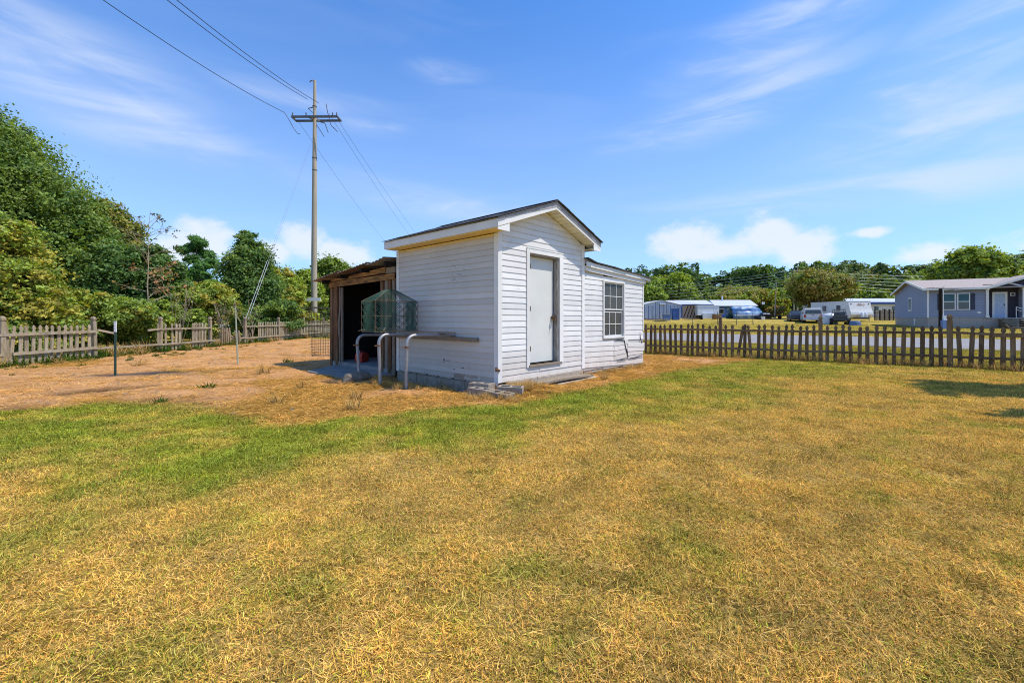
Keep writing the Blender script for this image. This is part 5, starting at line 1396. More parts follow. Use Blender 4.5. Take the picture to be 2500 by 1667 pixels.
# tree just outside the yard on the right: its shade lies on the grass
custom_tree('leafy tree standing beyond the right edge of the yard and shading the grass', 11.3, 6.3,
    [(-1.3, .35, 4.5, .8, .6, .5), (-.3, .5, 4.7, 1.0, .8, .7), (.9, .2, 4.8, 1.1, 1.0, .8), (0, -.4, 4.3, .9, .5, .5), (1.4, -1.4, 4.4, 1.0, .9, .6), (-2.7, -1.3, 3.6, .75, .32, .4), (-1.6, -1.3, 3.8, .9, .36, .4), (-.4, -1.5, 4.0, .9, .5, .5), (2.2, .2, 4.4, 1.0, 1.0, .7), (-.4, .9, 5.2, .8, .6, .5)],
    'oak', 11000, .12, 150, 4.2, name='shade_tree', r0=.1)

# ------------------------------------------------------------------ far wooded hill as one mass
sk = np.array([(-400, 640), (700, 665), (1000, 668), (1500, 660), (1545, 652), (1565, 645), (1590, 655), (1640, 640), (1668, 640), (1700, 656), (1740, 679), (1765, 667), (1790, 672), (1803, 646), (1835, 642), (1880, 645),
               (1905, 648), (1940, 642), (1975, 635), (2000, 642), (2020, 630), (2045, 642), (2080, 634), (2120, 641), (2150, 639), (2200, 645), (2250, 640), (2290, 634), (2330, 622), (2400, 612), (2460, 618), (2500, 612), (2700, 600), (3000, 610)])
r = np.random.default_rng(160); parts = []
def blobtree(px, Y, yt, wpx, tone, n, size):
    x = ax(px, Y); g0 = gzf(x, Y); H_ = EYE + (PCY - yt) / FOC * Y - g0; w = wpx / FOC * Y
    lb_ = [(x + q[0], Y + q[1], g0 + q[2], q[3], q[4], q[5]) for q in lobes_for(H_, w, 'round', r)]
    lb_ += [(x, Y, g0 + H_ * .3, w * .40, w * .35, H_ * .28), (x + w * .25, Y - 1, g0 + H_ * .14, w * .35, w * .3, H_ * .15), (x - w * .25, Y - 1, g0 + H_ * .12, w * .35, w * .3, H_ * .15)]
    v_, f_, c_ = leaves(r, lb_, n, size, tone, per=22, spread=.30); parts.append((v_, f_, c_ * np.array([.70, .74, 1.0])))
px = -380
while px < 2980:
    st_ = random.uniform(20, 36)
    if px < 1450: st_ = 70
    yt = float(np.interp(px, sk[:, 0], sk[:, 1])) + random.uniform(-12, 1)
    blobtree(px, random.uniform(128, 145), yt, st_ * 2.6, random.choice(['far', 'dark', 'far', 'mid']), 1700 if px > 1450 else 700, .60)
    px += st_
px = 1480
while px < 2980:
    st_ = random.uniform(34, 55); yt = float(np.interp(px, sk[:, 0], sk[:, 1])) + random.uniform(10, 30)
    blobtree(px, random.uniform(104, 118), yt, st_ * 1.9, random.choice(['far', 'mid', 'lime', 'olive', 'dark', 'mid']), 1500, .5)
    px += st_
px = 1480
while px < 2980:
    st_ = random.uniform(34, 50); yt = random.uniform(705, 732)
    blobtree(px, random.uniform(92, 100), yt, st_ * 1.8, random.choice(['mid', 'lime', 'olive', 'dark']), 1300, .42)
    px += st_
wd = crown_obj('distant_wood', parts, None); wd['kind'] = 'stuff'; wd['label'] = 'wooded hillside closing the view behind the far houses'; wd['category'] = 'woods'

# trees one can tell apart on the right
def rt_(name, lab, px, Y, yt, w, shape, tones, n, size, seed, **k): return tree(name, lab, 'tree', px, Y, yt, w, shape, None, n, size, seed, tones=tones, **k)
rt_('round_tree', 'broad round brownish-green tree behind the white pickup', 1998, 64, 650, 165, 'round', [('brown', .5), ('olive', .2), ('oak', .3)], 26000, .19, 201, r0=.2)
rt_('oak_tree', 'big leafy tree towering behind the grey-blue house', 2372, 58, 592, 165, 'round', [('oak', .5), ('lime', .5)], 24000, .27, 202, r0=.3)
rt_('oak_tree', 'yellow-green tree at the right edge above the porch gable', 2475, 62, 640, 130, 'round', [('lime', .6), ('yellow', .2), ('mid', .2)], 14000, .26, 203, r0=.3)
rt_('round_tree', 'low domed olive tree behind the long blue house', 1812, 92, 690, 165, 'spread', [('olive', .6), ('lime', .4)], 15000, .27, 204, r0=.3)
rt_('leafy_tree', 'light yellow-green tree behind the ribbed metal shed', 1640, 96, 676, 120, 'round', [('lime', 1.0)], 12000, .30, 205, r0=.3)
rt_('leafy_tree', 'dark green oak rising above the long blue house roof', 1838, 106, 641, 105, 'round', [('dark', 1.0)], 9000, .38, 206, r0=.3)
rt_('leafy_tree', 'green tree right behind the corner of the shed addition', 1585, 84, 690, 90, 'round', [('mid', .6), ('lime', .4)], 9000, .28, 207, r0=.3)
rt_('bush', 'small yellow-green tree beside the leaning wooden pole', 1905, 78, 728, 48, 'round', [('yellow', .4), ('lime', .6)], 5000, .22, 208, r0=.1)
rt_('bush', 'brown bush heap behind the flatbed trailer', 1892, 70, 742, 46, 'shrub', [('brown', .8), ('rust', .2)], 4000, .18, 209, r0=.1)
rt_('leafy_tree', 'dark leafy tree behind the white travel trailer', 2138, 84, 700, 60, 'round', [('oak', .6), ('lime', .4)], 6000, .28, 210, r0=.2)
rt_('leafy_tree', 'light green tree left of the trailer above the white home', 2085, 88, 690, 70, 'round', [('lime', .6), ('mid', .4)], 6000, .3, 211, r0=.2)
# ------------------------------------------------------------------ the street beyond the fence
def pt(px, Y): return Vector((ax(px, Y), Y, gzf(ax(px, Y), Y)))
# grey-blue house on the right
HN = Vector((35.26, 36.5, 0)); HR = math.atan2(-.486, .874)
home = thing('single_storey_house', 'grey-blue sided house with dark porch wall, white posts and pale blue door', 'house', HN, HR)
zs, zb, ze = 1.27, .50, 3.66
HL, HD = 16.0, 9.4
def hb(name, x0, x1, y0, y1, z0, z1, m, par=home, **k): return MB().box(x0, x1, y0, y1, z0, z1).build(name, m, par, **k)
mb = MB(); mb.box(0, 3.62, 0, .15, zs, ze); mb.box(5.62, HL, 0, .15, zs, ze)
mb.build('wall', 'homeblue', home)
mb = MB(); mb.box(0, .15, .15, HD, zs, ze); mb.ext([(0, .0, ze), (0, HD, ze), (0, HD / 2, ze + 1.0)], (.15, 0, 0)); mb.build('wall', 'homeblue', home)
sd = MB()                                                       # lapped boards of front and gable end, each a few pixels tall
z = zs
while z < ze + .98:
    z1 = z + .15; hw = lambda q: min(HD / 2, max(0, (ze + 1.0 - q) / 1.0 * HD / 2))
    if z1 <= ze + .02:
        sd.ext([(.09, 0, z1), (.09, -.004, z1), (.09, -.028, z), (.09, 0, z)], (3.4, 0, 0)); sd.ext([(5.7, 0, z1), (5.7, -.004, z1), (5.7, -.028, z), (5.7, 0, z)], (HL - 5.8, 0, 0))
    a0, a1 = (HD / 2 - hw(z), HD / 2 + hw(z)) if z > ze else (0, HD); b0, b1 = (HD / 2 - hw(z1), HD / 2 + hw(z1)) if z1 > ze else (0, HD)
    if b1 - b0 > .1: sd.add([(0, a0, z), (-.028, a0, z), (-.004, b0, z1), (0, b0, z1), (0, a1, z), (-.028, a1, z), (-.004, b1, z1), (0, b1, z1)], [(0, 1, 2, 3), (7, 6, 5, 4), (0, 4, 5, 1), (1, 5, 6, 2), (2, 6, 7, 3), (3, 7, 4, 0)])
    z = z1
sd.build('siding', 'homeblue', home)
hb('wall', .15, HL, HD - .15, HD, zs, ze, 'homeblue'); hb('wall', HL - .15, HL, .15, HD - .15, zs, ze, 'homeblue')
hb('porch_wall', 3.62, 5.62, .75, .85, zs, 4.0, 'homedark'); hb('porch_wall', 3.57, 3.62, .15, .75, zs, ze, 'homeblue'); hb('porch_wall', 5.62, 5.67, .15, .75, zs, ze, 'homeblue')
hb('porch_floor', 3.6, 5.65, -.05, .75, zs - .06, zs, 'grey_board')
mb = MB(); mb.box(0.02, HL, .02, .08, zb - .1, zs); mb.box(.02, .08, .08, HD, zb - .1, zs); mb.build('skirting', 'skirt', home)
hb('skirt_vent', -.01, .02, 3.1, 3.5, zb + .1, zs - .05, 'white')
# roof of two slopes with fascia, then the cross gable over the porch
rf = MB()
for s, y0 in ((1, -.35), (-1, HD + .35)):
    rf.ext([(-.3, y0, ze - .02), (-.3, HD / 2, ze + 1.02), (-.3, HD / 2, ze + 1.10), (-.3, y0, ze + .06)], (HL + .6, 0, 0))
rf = rf.build('roof', 'hroof', home)
hb('eave_fascia', -.3, 3.45, -.38, -.35, ze - .10, ze + .07, 'white', rf); 
for y0 in (-.35, HD + .35): MB().ext([(-.33, y0, ze - .12), (-.33, HD / 2, ze + .92), (-.33, HD / 2, ze + 1.10), (-.33, y0, ze + .06)], (.03, 0, 0)).build('rake_fascia', 'white', rf)
gp, gw = 6.55, 3.1
for s in (-1, 1):
    MB().ext([(gp + s * gw, -.40, ze - .05), (gp, -.40, ze + 1.06), (gp, -.40, ze + 1.14), (gp + s * gw, -.40, ze + .06)], (0, 4.2, 0)).build('gable_roof', 'hroof', rf)
    MB().ext([(gp + s * gw, -.43, ze - .13), (gp, -.43, ze + 1.0), (gp, -.43, ze + 1.16), (gp + s * gw, -.43, ze + .05)], (0, .03, 0)).build('gable_fascia', 'white', rf)
MB().ext([(gp - gw + .2, .0, ze), (gp + gw - .2, .0, ze), (gp, .0, ze + 1.0)], (0, -.05, 0)).build('gable_wall', 'homedark', home)
MB().ext([(3.5, -.12, 3.62), (4.62, -.12, 4.02), (4.62, -.12, 4.12), (3.5, -.12, 3.74)], (0, .04, 0)).build('arch_board', 'white', home)
MB().ext([(4.62, -.12, 4.02), (5.9, -.12, 3.56), (5.9, -.12, 3.68), (4.62, -.12, 4.12)], (0, .04, 0)).build('arch_board', 'white', home)
for x in (3.5, 5.55):
    p = MB(); p.box(x, x + .15, -.12, .03, zs, 3.62); p.box(x - .03, x + .18, -.15, .06, zs, zs + .16); p.box(x - .03, x + .18, -.15, .06, 3.5, 3.62); p.build('porch_post', 'white', home)
hb('corner_trim', -.03, .09, -.03, 0, zs, ze, 'white'); 
def hwin(x0, x1, z0, z1):
    w = MB(); c = .06
    w.box(x0 - c, x1 + c, -.07, 0, z1, z1 + c); w.box(x0 - c, x1 + c, -.07, 0, z0 - c, z0); w.box(x0 - c, x0, -.07, 0, z0, z1); w.box(x1, x1 + c, -.07, 0, z0, z1)
    w.box(x0, x1, -.065, 0, (z0 + z1) / 2 - .03, (z0 + z1) / 2 + .03); w = w.build('window', 'white', home)
    hb('pane', x0, x1, -.045, -.03, (z0 + z1) / 2 + .03, z1, 'curtain', w); hb('pane', x0, x1, -.045, -.03, z0, (z0 + z1) / 2 - .03, 'glass', w)
hwin(.99, 1.66, 1.97, 3.24); hwin(1.88, 2.52, 1.97, 3.24)
hb('shutter', .62, .90, -.05, 0, 1.93, 3.28, 'homedark'); hb('shutter', 2.60, 2.88, -.05, 0, 1.93, 3.28, 'homedark')
w = MB(); w.box(-.05, 0, 4.0, 5.0, 1.9, 2.0); w.box(-.05, 0, 4.0, 5.0, 3.05, 3.15); w.box(-.05, 0, 4.0, 4.1, 2.0, 3.05); w.box(-.05, 0, 4.9, 5.0, 2.0, 3.05); w = w.build('window', 'white', home)
hb('pane', -.045, -.03, 4.1, 4.9, 2.0, 3.05, 'curtain', w)
hb('wall_vent', 3.02, 3.22, -.04, 0, 1.62, 1.76, 'white')
fr = MB(); fr.box(4.12, 4.24, .68, .75, zs, 3.35); fr.box(4.86, 4.98, .68, .75, zs, 3.35); fr.box(4.24, 4.86, .68, .75, 3.23, 3.35); fr.build('door_frame', 'white', home)
dd = hb('door', 4.24, 4.86, .70, .745, zs + .02, 3.23, 'doorblue'); hb('handle', 4.78, 4.83, .66, .70, 2.25, 2.38, 'blackwire', dd); hb('peephole', 4.54, 4.57, .69, .70, 2.95, 3.0, 'blackwire', dd)
lt = hb('porch_light', 5.15, 5.42, .68, .75, 3.02, 3.28, 'white'); hb('lamp_box', 5.20, 5.37, .66, .68, 3.07, 3.23, 'homedark', lt)
# front steps with handrail
stp = thing('porch_steps', 'weathered wooden porch steps with a white metal handrail', 'steps', HN + Vector((.874 * 4.9, -.486 * 4.9, .0)), HR)
for i in range(6):
    z = zs - .10 - i * .15; MB().box(-.75 + .10 * i, .35 + .12 * i, -.08 - .27 * (i + 1), -.08 - .27 * i, z - .035, z).build('tread', 'railwood', stp)
for x in (-.7, .45): MB().ext([(x, -.08, zb), (x, -1.75, zb - .1), (x, -1.75, zb + .03), (x, -.08, zs - .1)], (.05, 0, 0)).build('stringer', 'picket_dark', stp)
h_ = MB(); a = Vector((.30, -.05, 2.12)); b_ = Vector((1.4, -1.7, 1.35))
h_.tube([a, b_], .032, 6); h_.tube([a - Vector((0, 0, .22)), b_ - Vector((0, 0, .22))], .022, 6); h_.tube([a - Vector((0, 0, .9)), a], .025, 6); h_.tube([b_ - Vector((0, 0, .85)), b_], .025, 6)
for f in (.25, .5, .75): p = a.lerp(b_, f); h_.tube([p, p - Vector((0, 0, .22))], .016, 5)
h_.build('handrail', 'white', stp)
# service pole with aerial in front of it
q = pt(2296, 33.2); sp_ = thing('service_pole', 'dark service pole with meter box and television aerial before the grey-blue house', 'pole', q)
MB().tube([(0, 0, 0), (0, 0, 3.15)], [.12, .10], 8).build('post', 'darkwood', sp_, smooth=True)
m = MB(); m.tube([(.16, -.05, .95), (.16, -.05, 3.1)], .035, 6); m.build('conduit', 'white', sp_)
m = MB(); m.box(.02, .30, -.22, -.08, .70, 1.05); m.build('meter', 'whiteplastic', sp_); m = MB(); m.box(-.12, .26, -.3, -.12, .05, .72); m.build('meter_box', 'tub', sp_)
m = MB(); m.tube([(0, 0, 3.1), (.3, 0, 3.34)], .015, 5); m.tube([(-.9, .1, 3.22), (1.5, -.1, 3.0)], .014, 5)
for i in range(9): x = -.8 + i * .26; m.tube([(x, -.35, 3.21 - .09 * (x + .8) * .5), (x, .35, 3.21 - .09 * (x + .8) * .5)], .010, 4)
m.build('aerial', 'steel', sp_)

# blue house far left of the street
q = pt(1746, 79); BH = thing('long_blue_house', 'long blue house with a pale grey metal roof beyond the picket fence', 'house', (q.x, 79, 1.1))
x0, x1 = ax(1642, 79) - q.x, ax(1850, 79) - q.x; xm = ax(1745, 79) - q.x
def bb(name, *a_, m='bluewall', par=None): return MB().box(*a_).build(name, m, par or BH)
bb('wall', x0 + .6, xm, 1.6, 8, 0, 2.45); bb('wall', xm, x1 - .6, 0, 8, 0, 2.45)
r_ = MB(); r_.ext([(x0, 1.0, 2.75), (x0, 4.3, 3.62), (x0, 8.3, 2.6), (x0, 8.3, 2.5), (x0, 1.0, 2.62)], (xm - x0 + .3, 0, 0)); r_.ext([(xm - .2, -.5, 2.42), (xm + 1.0, 4.3, 3.66), (xm + 1.0, 8.3, 2.6), (xm + 1., 8.3, 2.5), (xm - .2, -.5, 2.32)], (x1 - xm, 0, 0))
r_ = r_.build('roof', 'metalroof', BH); bb('flue', 3.0, 3.22, 3.6, 3.8, 3.3, 4.4, m='white', par=r_)
bb('eave_board', x0 + .1, xm - .1, .95, 1.05, 2.05, 2.66, m='bluetrim'); bb('wall', x0 + .6, xm, 1.05, 1.6, 0, 2.05, m='bluetrim')
for wx in (.7, 6.2): 
    w = bb('window', xm + wx, xm + wx + 1.0, -.06, 0, .95, 1.9, m='white'); bb('pane', xm + wx + .08, xm + wx + .92, -.08, -.06, 1.03, 1.82, m='glass', par=w)
bb('door', xm + 2.3, xm + 3.2, -.06, 0, 0.0, 2.0, m='grey_board')
# ribbed metal shed
q = pt(1614, 70); MS = thing('metal_shed', 'pale ribbed metal shed with a low gable beside the shed corner', 'shed', (q.x, 70, q.z + .05))
w2 = 3.15
MB().ext([(-w2, 0, 0), (w2, 0, 0), (w2, 0, 2.2), (0, 0, 2.95), (-w2, 0, 2.25)], (0, 7, 0)).build('walls', 'metalwall', MS)
r_ = MB()
for s in (-1, 1): r_.ext([(s * (w2 + .2), -.2, 2.2), (0, -.2, 2.98), (0, -.2, 3.06), (s * (w2 + .2), -.2, 2.28)], (0, 7.4, 0))
r_.build('roof', 'metalroof', MS)
for i in range(21): MB().box(-w2 + .15 + i * .30, -w2 + .21 + i * .30, -.05, 0, 0, 2.15 if abs(i - 10) > 3 else 2.6).build('rib', 'bluetrim' if i % 2 else 'metalwall', MS)
MB().box(-.3, .6, -.35, 0, 2.35, 2.5).build('wall_lamp', 'white', MS)
MB().box(-w2, w2, -.08, 0, -.25, .0).build('footing', 'rust', MS)
# clutter between
q = pt(1688, 66); t = thing('plywood_lean', 'tan plywood panels with diagonal shadow stripes leaning in front of the long blue house', 'panels', q)
MB().box(-1.35, 1.25, 0, .12, .05, 2.15).build('panel', 'tan', t)
for i in range(5): MB().beam((-1.2 + i * .5, -.03, .3), (-.5 + i * .45, -.03, 2.1), .03, .10).build('shadow_stripe', 'darkwood', t)  # shadows across the panels, built as dark strips
MB().beam((-1.6, -.1, 2.3), (1.4, -.1, 2.15), .2, .08).build('top_beam', 'darkwood', t)
q = pt(1729, 65); t = thing('box_trailer', 'small white box trailer standing left of the blue house front', 'trailer', q)
MB().box(-1.6, 1.65, 0, 2, .62, 2.05).build('body', 'metalwhite', t); MB().box(-1.7, 1.7, -.05, 2.1, 2.05, 2.13).build('roof', 'white', t)
MB().box(-.9, .9, -.3, .0, .15, .95).build('chest', 'whiteplastic', t)
for x in (-1.0, 1.1): MB().tube([(x, -.02, .33), (x, .2, .33)], .33, 14).build('wheel', 'tyre', t)
q = pt(1750, 64); t = thing('wooden_crate', 'brown wooden crate beside the small white box trailer', 'crate', q); m = MB()
for i in range(4): m.box(-.5, .5, -.4, -.37, .05 + i * .2, .2 + i * .2); m.box(-.5, .5, .37, .4, .05 + i * .2, .2 + i * .2)
for x in (-.5, .47): m.box(x, x + .03, -.37, .37, .05, .8)
m.build('slats', 'lumber', t)
q = pt(1815, 66); t = thing('tarped_boat', 'large thing wrapped in a blue and white tarp beside the blue house', 'tarp', q)
vs = []; fs = []; nx_, ny_ = 14, 7
for j in range(ny_):
    for i in range(nx_):
        u = i / (nx_ - 1); v = j / (ny_ - 1); z = 2.1 * math.sin(math.pi * min(1, .08 + v)) ** .5 if 0 < j < ny_ - 1 else 0.1
        z *= (.82 + .18 * math.sin(math.pi * u)); z += .07 * math.sin(9 * u + 3 * v)
        vs.append(((u - .5) * 4.3, (v - .5) * 2.4, max(.05, z)))
for j in range(ny_ - 1):
    for i in range(nx_ - 1): a_ = j * nx_ + i; fs.append((a_, a_ + 1, a_ + nx_ + 1, a_ + nx_))
m = MB(); m.add(vs, fs); m.add([(-2.15, -1.2, 0), (2.15, -1.2, 0), (2.15, -1.2, 1.2), (-2.15, -1.2, 1.2)], [(0, 1, 2, 3)]); 
o = m.build('cover', 'tarp', t, smooth=True); sld = o.modifiers.new('s', 'SOLIDIFY'); sld.thickness = .03
m = MB(); m.box(-2.0, 1.9, -1.28, -1.22, .5, .62); m.build('strap', 'white', t); m = MB(); m.box(-2.1, 1.0, -1.0, -.9, 1.85, 1.95); m.build('strap', 'white', t)
for i, (px, Y, c_, lab) in enumerate(((1629, 66, 'tub', 'dark blue bin lying by the right end of the metal shed'), (1651, 66, 'bluetrim', 'dark blue cabinet standing between the metal shed and the plywood'))):
    q = pt(px, Y); t = thing('storage_bin', lab, 'bin', q); m = MB(); h__ = .8 if i == 0 else 1.7; m.ext([(-.45, 0, 0), (.45, 0, 0), (.52, 0, h__), (-.52, 0, h__)], (0, .7, 0)); m.build('body', c_, t); MB().box(-.56, .56, -.04, .74, h__, h__ + .06).build('lid', 'tub', t)
q = pt(1615, 62); t = thing('lumber_pile', 'low pile of pale scrap boards in the grass before the metal shed', 'boards', q)
for i in range(7): MB().beam((random.uniform(-2.2, -.5), random.uniform(-.4, .4), .1 + i * .05), (random.uniform(.5, 2.0), random.uniform(-.4, .4), .12 + i * .06), .12, .05).build('board', 'railwood', t)

# vehicles
def wheel(par, x, y, r_=.36, w=.22, axis_='y'):
    m = MB(); d = (0, w / 2, 0); m.tube([(x, y - w / 2, r_), (x, y + w / 2, r_)], r_, 18); o = m.build('wheel', 'tyre', par)
    MB().tube([(x, y - w / 2 - .012, r_), (x, y + w / 2 + .012, r_)], r_ * .58, 12).build('rim', 'rim', o)
def loft(secs, m):
    """secs: list of closed cross-sections of equal length"""
    n = len(secs[0]); o = MB(); vs = [p for s in secs for p in s]
    fs = [(i * n + j, i * n + (j + 1) % n, (i + 1) * n + (j + 1) % n, (i + 1) * n + j) for i in range(len(secs) - 1) for j in range(n)]
    fs += [tuple(reversed(range(n))), tuple(range((len(secs) - 1) * n, len(secs) * n))]
    return o.add(vs, fs, m)
q = pt(1985, 50.5); tk = thing('pickup_truck', 'white pickup truck with a camper cap seen from behind', 'truck', q, R(-29))
def sec(y, wl, wt, z0, z1): return [(-wl, y, z0), (wl, y, z0), (wl, y, (z0 + z1) * .52), (wt, y, z1), (-wt, y, z1), (-wl, y, (z0 + z1) * .52)]
loft([sec(0, .94, .92, .48, 1.08), sec(.05, .98, .95, .42, 1.12), sec(3.6, .98, .95, .42, 1.12), sec(5.2, .95, .88, .45, 1.05), sec(5.4, .88, .8, .5, .95)], 0).build('body', 'carwhite', tk, bevel=.03)
loft([sec(.02, .90, .80, 1.12, 1.76), sec(.3, .92, .78, 1.12, 1.82), sec(2.2, .92, .78, 1.12, 1.82), sec(2.3, .9, .76, 1.12, 1.78)], 0).build('cap', 'carwhite', tk, bevel=.03)
loft([sec(2.34, .90, .76, 1.12, 1.74), sec(3.3, .90, .76, 1.12, 1.74), sec(4.0, .9, .86, 1.05, 1.12)], 0).build('cab', 'carwhite', tk, bevel=.03)
MB().ext([(-.80, -.0, 1.17), (.80, -.0, 1.17), (.70, .045, 1.66), (-.70, .045, 1.66)], (0, -.02, 0)).build('rear_window', 'glass', tk)
for s in (-1, 1):
    MB().ext([(s * .925, .3, 1.24), (s * .925, 2.1, 1.24), (s * .84, 2.1, 1.62), (s * .84, .3, 1.62)], (s * .02, 0, 0)).build('side_window', 'glass', tk)
    MB().box(s * .80 - .10, s * .80 + .10 , -.035, .02, .72, 1.04).build('tail_light', 'tail', tk)
    for y in (1.0, 4.4): wheel_o = None
for x in (-.86, .86):
    for y in (1.05, 4.4):
        m = MB(); m.tube([(x - .12, y, .37), (x + .12, y, .37)], .37, 18); o = m.build('wheel', 'tyre', tk); MB().tube([(x - .13, y, .37), (x + .13, y, .37)], .2, 12).build('rim', 'rim', o)
MB().box(-.95, .95, -.16, .0, .42, .58).build('bumper', 'chrome', tk, bevel=.02); MB().box(-.16, .16, -.175, -.16, .45, .55).build('number_plate', 'whiteplastic', tk)
MB().box(-.12, .12, -.03, .0, .96, 1.02).build('tailgate_handle', 'blackwire', tk)
def car(name, lab, q, rz, col_, L_=4.4):
    t = thing(name, lab, 'car', q, rz)
    loft([sec(0, .80, .76, .35, .88), sec(.3, .88, .84, .25, .92), sec(3.5, .88, .84, .25, .9), sec(L_, .8, .72, .35, .7)], 0).build('body', col_, t, bevel=.04)
    loft([sec(.45, .78, .62, .92, 1.0), sec(1.0, .80, .64, .92, 1.42), sec(2.3, .80, .64, .92, 1.42), sec(3.1, .78, .70, .9, .95)], 0).build('cabin', 'glass', t, bevel=.03)
    MB().box(-.62, .62, 1.0, 2.3, 1.41, 1.45).build('roof_panel', col_, t)
    for x in (-.78, .78):
        for y in (.85, 3.5):
            o = MB().tube([(x - .1, y, .33), (x + .1, y, .33)], .33, 16).build('wheel', 'tyre', t); MB().tube([(x - .11, y, .33), (x + .11, y, .33)], .18, 10).build('rim', 'rim', o)
    return t
car('parked_car', 'dark car parked half hidden left of the white pickup', pt(1949, 54), R(-27), 'cardark')
car('parked_car', 'small white car parked right of the long blue house', pt(1861, 78), R(70), 'carwhite')
# flatbed trailer
q = pt(1893, 62); t = thing('flatbed_trailer', 'dark flatbed trailer with low railings left of the pickup', 'trailer', q)
MB().box(-1.3, 1.2, 0, 3, .45, .58).build('deck', 'darkwood', t); m = MB()
for x in (-1.25, -.4, .4, 1.15): m.box(x, x + .06, 0, .06, .58, .98)
m.box(-1.3, 1.2, -.0, .05, .93, 1.0); m.build('railing', 'darkwood', t)
for x in (-1.2, 1.25): MB().tube([(x - .1, 1, .32), (x + .1, 1, .32)], .32, 14).build('wheel', 'tyre', t)
q = pt(1872, 63); t = thing('covered_mower', 'dark blue covered machine beside the flatbed trailer', 'machine', q); loft([sec(0, .7, .5, .1, .8), sec(.4, .9, .6, .1, 1.0), sec(1.6, .8, .5, .1, .7)], 0).build('cover', 'cardark', t, bevel=.05)
q = pt(1863, 60); t = thing('white_bucket', 'small white bucket in the grass left of the trailers', 'bucket', q); MB().tube([(0, 0, 0), (0, 0, .45)], [.2, .26], 14).build('pail', 'whiteplastic', t); MB().tube([(-.26, 0, .4), (0, -.05, .58), (.26, 0, .4)], .012, 5).build('handle', 'steel', t)

# travel trailer
q = pt(2072, 52); ct = thing('travel_trailer', 'white travel trailer with a curved nose parked by the grey-blue house', 'trailer', q, R(4))
hh = 2.02
pr = [(0, .42), (-.16, .55), (-.34, .82), (-.30, 1.1), (-.14, 1.5), (-.03, 1.9), (.1, hh + .42), (6.0, hh + .42), (6.1, .42)]
MB().ext([(0, y, z) for y, z in pr], (2.86, 0, 0)).build('body', 'trailerwhite', ct, bevel=.03)
MB().box(-.02, 2.88, .05, 6.05, hh + .42, hh + .47).build('roof', 'white', ct)
for x in (.25, 2.5): MB().box(x, x + .15, -.02, .06, 2.12, 2.2).build('marker_light', 'steel', ct)
for i in range(7): MB().box(.03, 2.83, -.035 - .02 * (6 - i), .0, 1.12 + i * .11, 1.128 + i * .11).build('panel_seam', 'grey_board', ct)
MB().box(2.86, 2.89, .3, 5.8, 1.5, 2.0).build('side_window', 'glass', ct)
for y in (1.2, 3.4): MB().box(-.03, 0, y, y + .6, 1.3, 2.0).build('side_window', 'glass', ct)
m = MB(); m.beam((.6, 0, .48), (1.43, -1.3, .46), .08, .1); m.beam((2.26, 0, .48), (1.43, -1.3, .46), .08, .1); m.tube([(1.43, -1.25, .05), (1.43, -1.25, .75)], .04, 8); m.build('tow_frame', 'steel', ct)
for x in (1.15, 1.62): MB().tube([(x, -.6, .52), (x, -.6, .6), (x, -.6, 1.0), (x, -.6, 1.12)], [.15, .16, .16, .06], 14).build('gas_bottle', 'whiteplastic', ct, smooth=True)
for x in (.1, 2.76):
    for y in (3.2, 4.1): MB().tube([(x - .1, y, .34), (x + .1, y, .34)], .34, 14).build('wheel', 'tyre', ct)
MB().box(.1, 2.76, .2, 6, .30, .42).build('chassis', 'steel', ct)
tx = bpy.data.curves.new('lettering', 'FONT'); tx.body = 'Allery'; tx.size = .42; tx.extrude = .004; tx.align_x = 'CENTER'; tx.shear = .35; tx.materials.append(M['ink'])
to = bpy.data.objects.new('lettering_source', tx); COL.objects.link(to); dg = bpy.context.evaluated_depsgraph_get()
tm = bpy.data.meshes.new_from_object(to.evaluated_get(dg)); bpy.data.objects.remove(to)
lo_ = bpy.data.objects.new('lettering', tm); COL.objects.link(lo_); lo_.parent = ct; lo_.location = (1.5, -.06, 1.95); lo_.rotation_euler = (R(90) - .17, 0, 0)
# low white buildings behind the trailer
def lowhome(name, lab, pxa, pxb, Y, h, dep, m_, rm, trim, base=0):
    a_, b_ = ax(pxa, Y), ax(pxb, Y); c_ = (a_ + b_) / 2; g = gzf(c_, Y) - .05
    t = thing(name, lab, 'house', (c_, Y, g)); w_ = (b_ - a_) / 2
    MB().box(-w_, w_, 0, dep, 0, h).build('wall', m_, t)
    r_ = MB().ext([(-w_ - .2, -.4, h), (-w_ - .2, dep / 2, h + .8), (-w_ - .2, dep + .3, h), (-w_ - .2, dep + .3, h - .1), (-w_ - .2, -.4, h - .12)], (2 * w_ + .4, 0, 0)).build('roof', rm, t)
    MB().box(-w_ - .2, w_ + .2, -.44, -.40, h - .35, h + .04).build('fascia', trim, r_)
    for k in range(int(2 * w_ / 3)):
        x = -w_ + 1 + k * 3; w = MB().box(x, x + .9, -.05, 0, h * .42, h * .75).build('window', 'white', t); MB().box(x + .08, x + .82, -.07, -.05, h * .42 + .07, h * .75 - .07).build('pane', 'glass', w)
    for k in range(int(2 * w_ / 1.1)): MB().box(-w_ + k * 1.1, -w_ + k * 1.1 + .05, -.42, dep / 2, h + .02, h + .03).build('roof_seam', 'metalroof', r_) if 0 else None
    return t
lowhome('low_white_house', 'long low white building with pale roof and blue eave behind the travel trailer', 2076, 2290, 74, 2.55, 6, 'metalwhite', 'metalroof', 'bluetrim')
lowhome('white_mobile_home', 'white mobile home half hidden behind the brownish round tree', 2014, 2068, 66, 1.9, 5, 'metalwhite', 'metalroof', 'white')
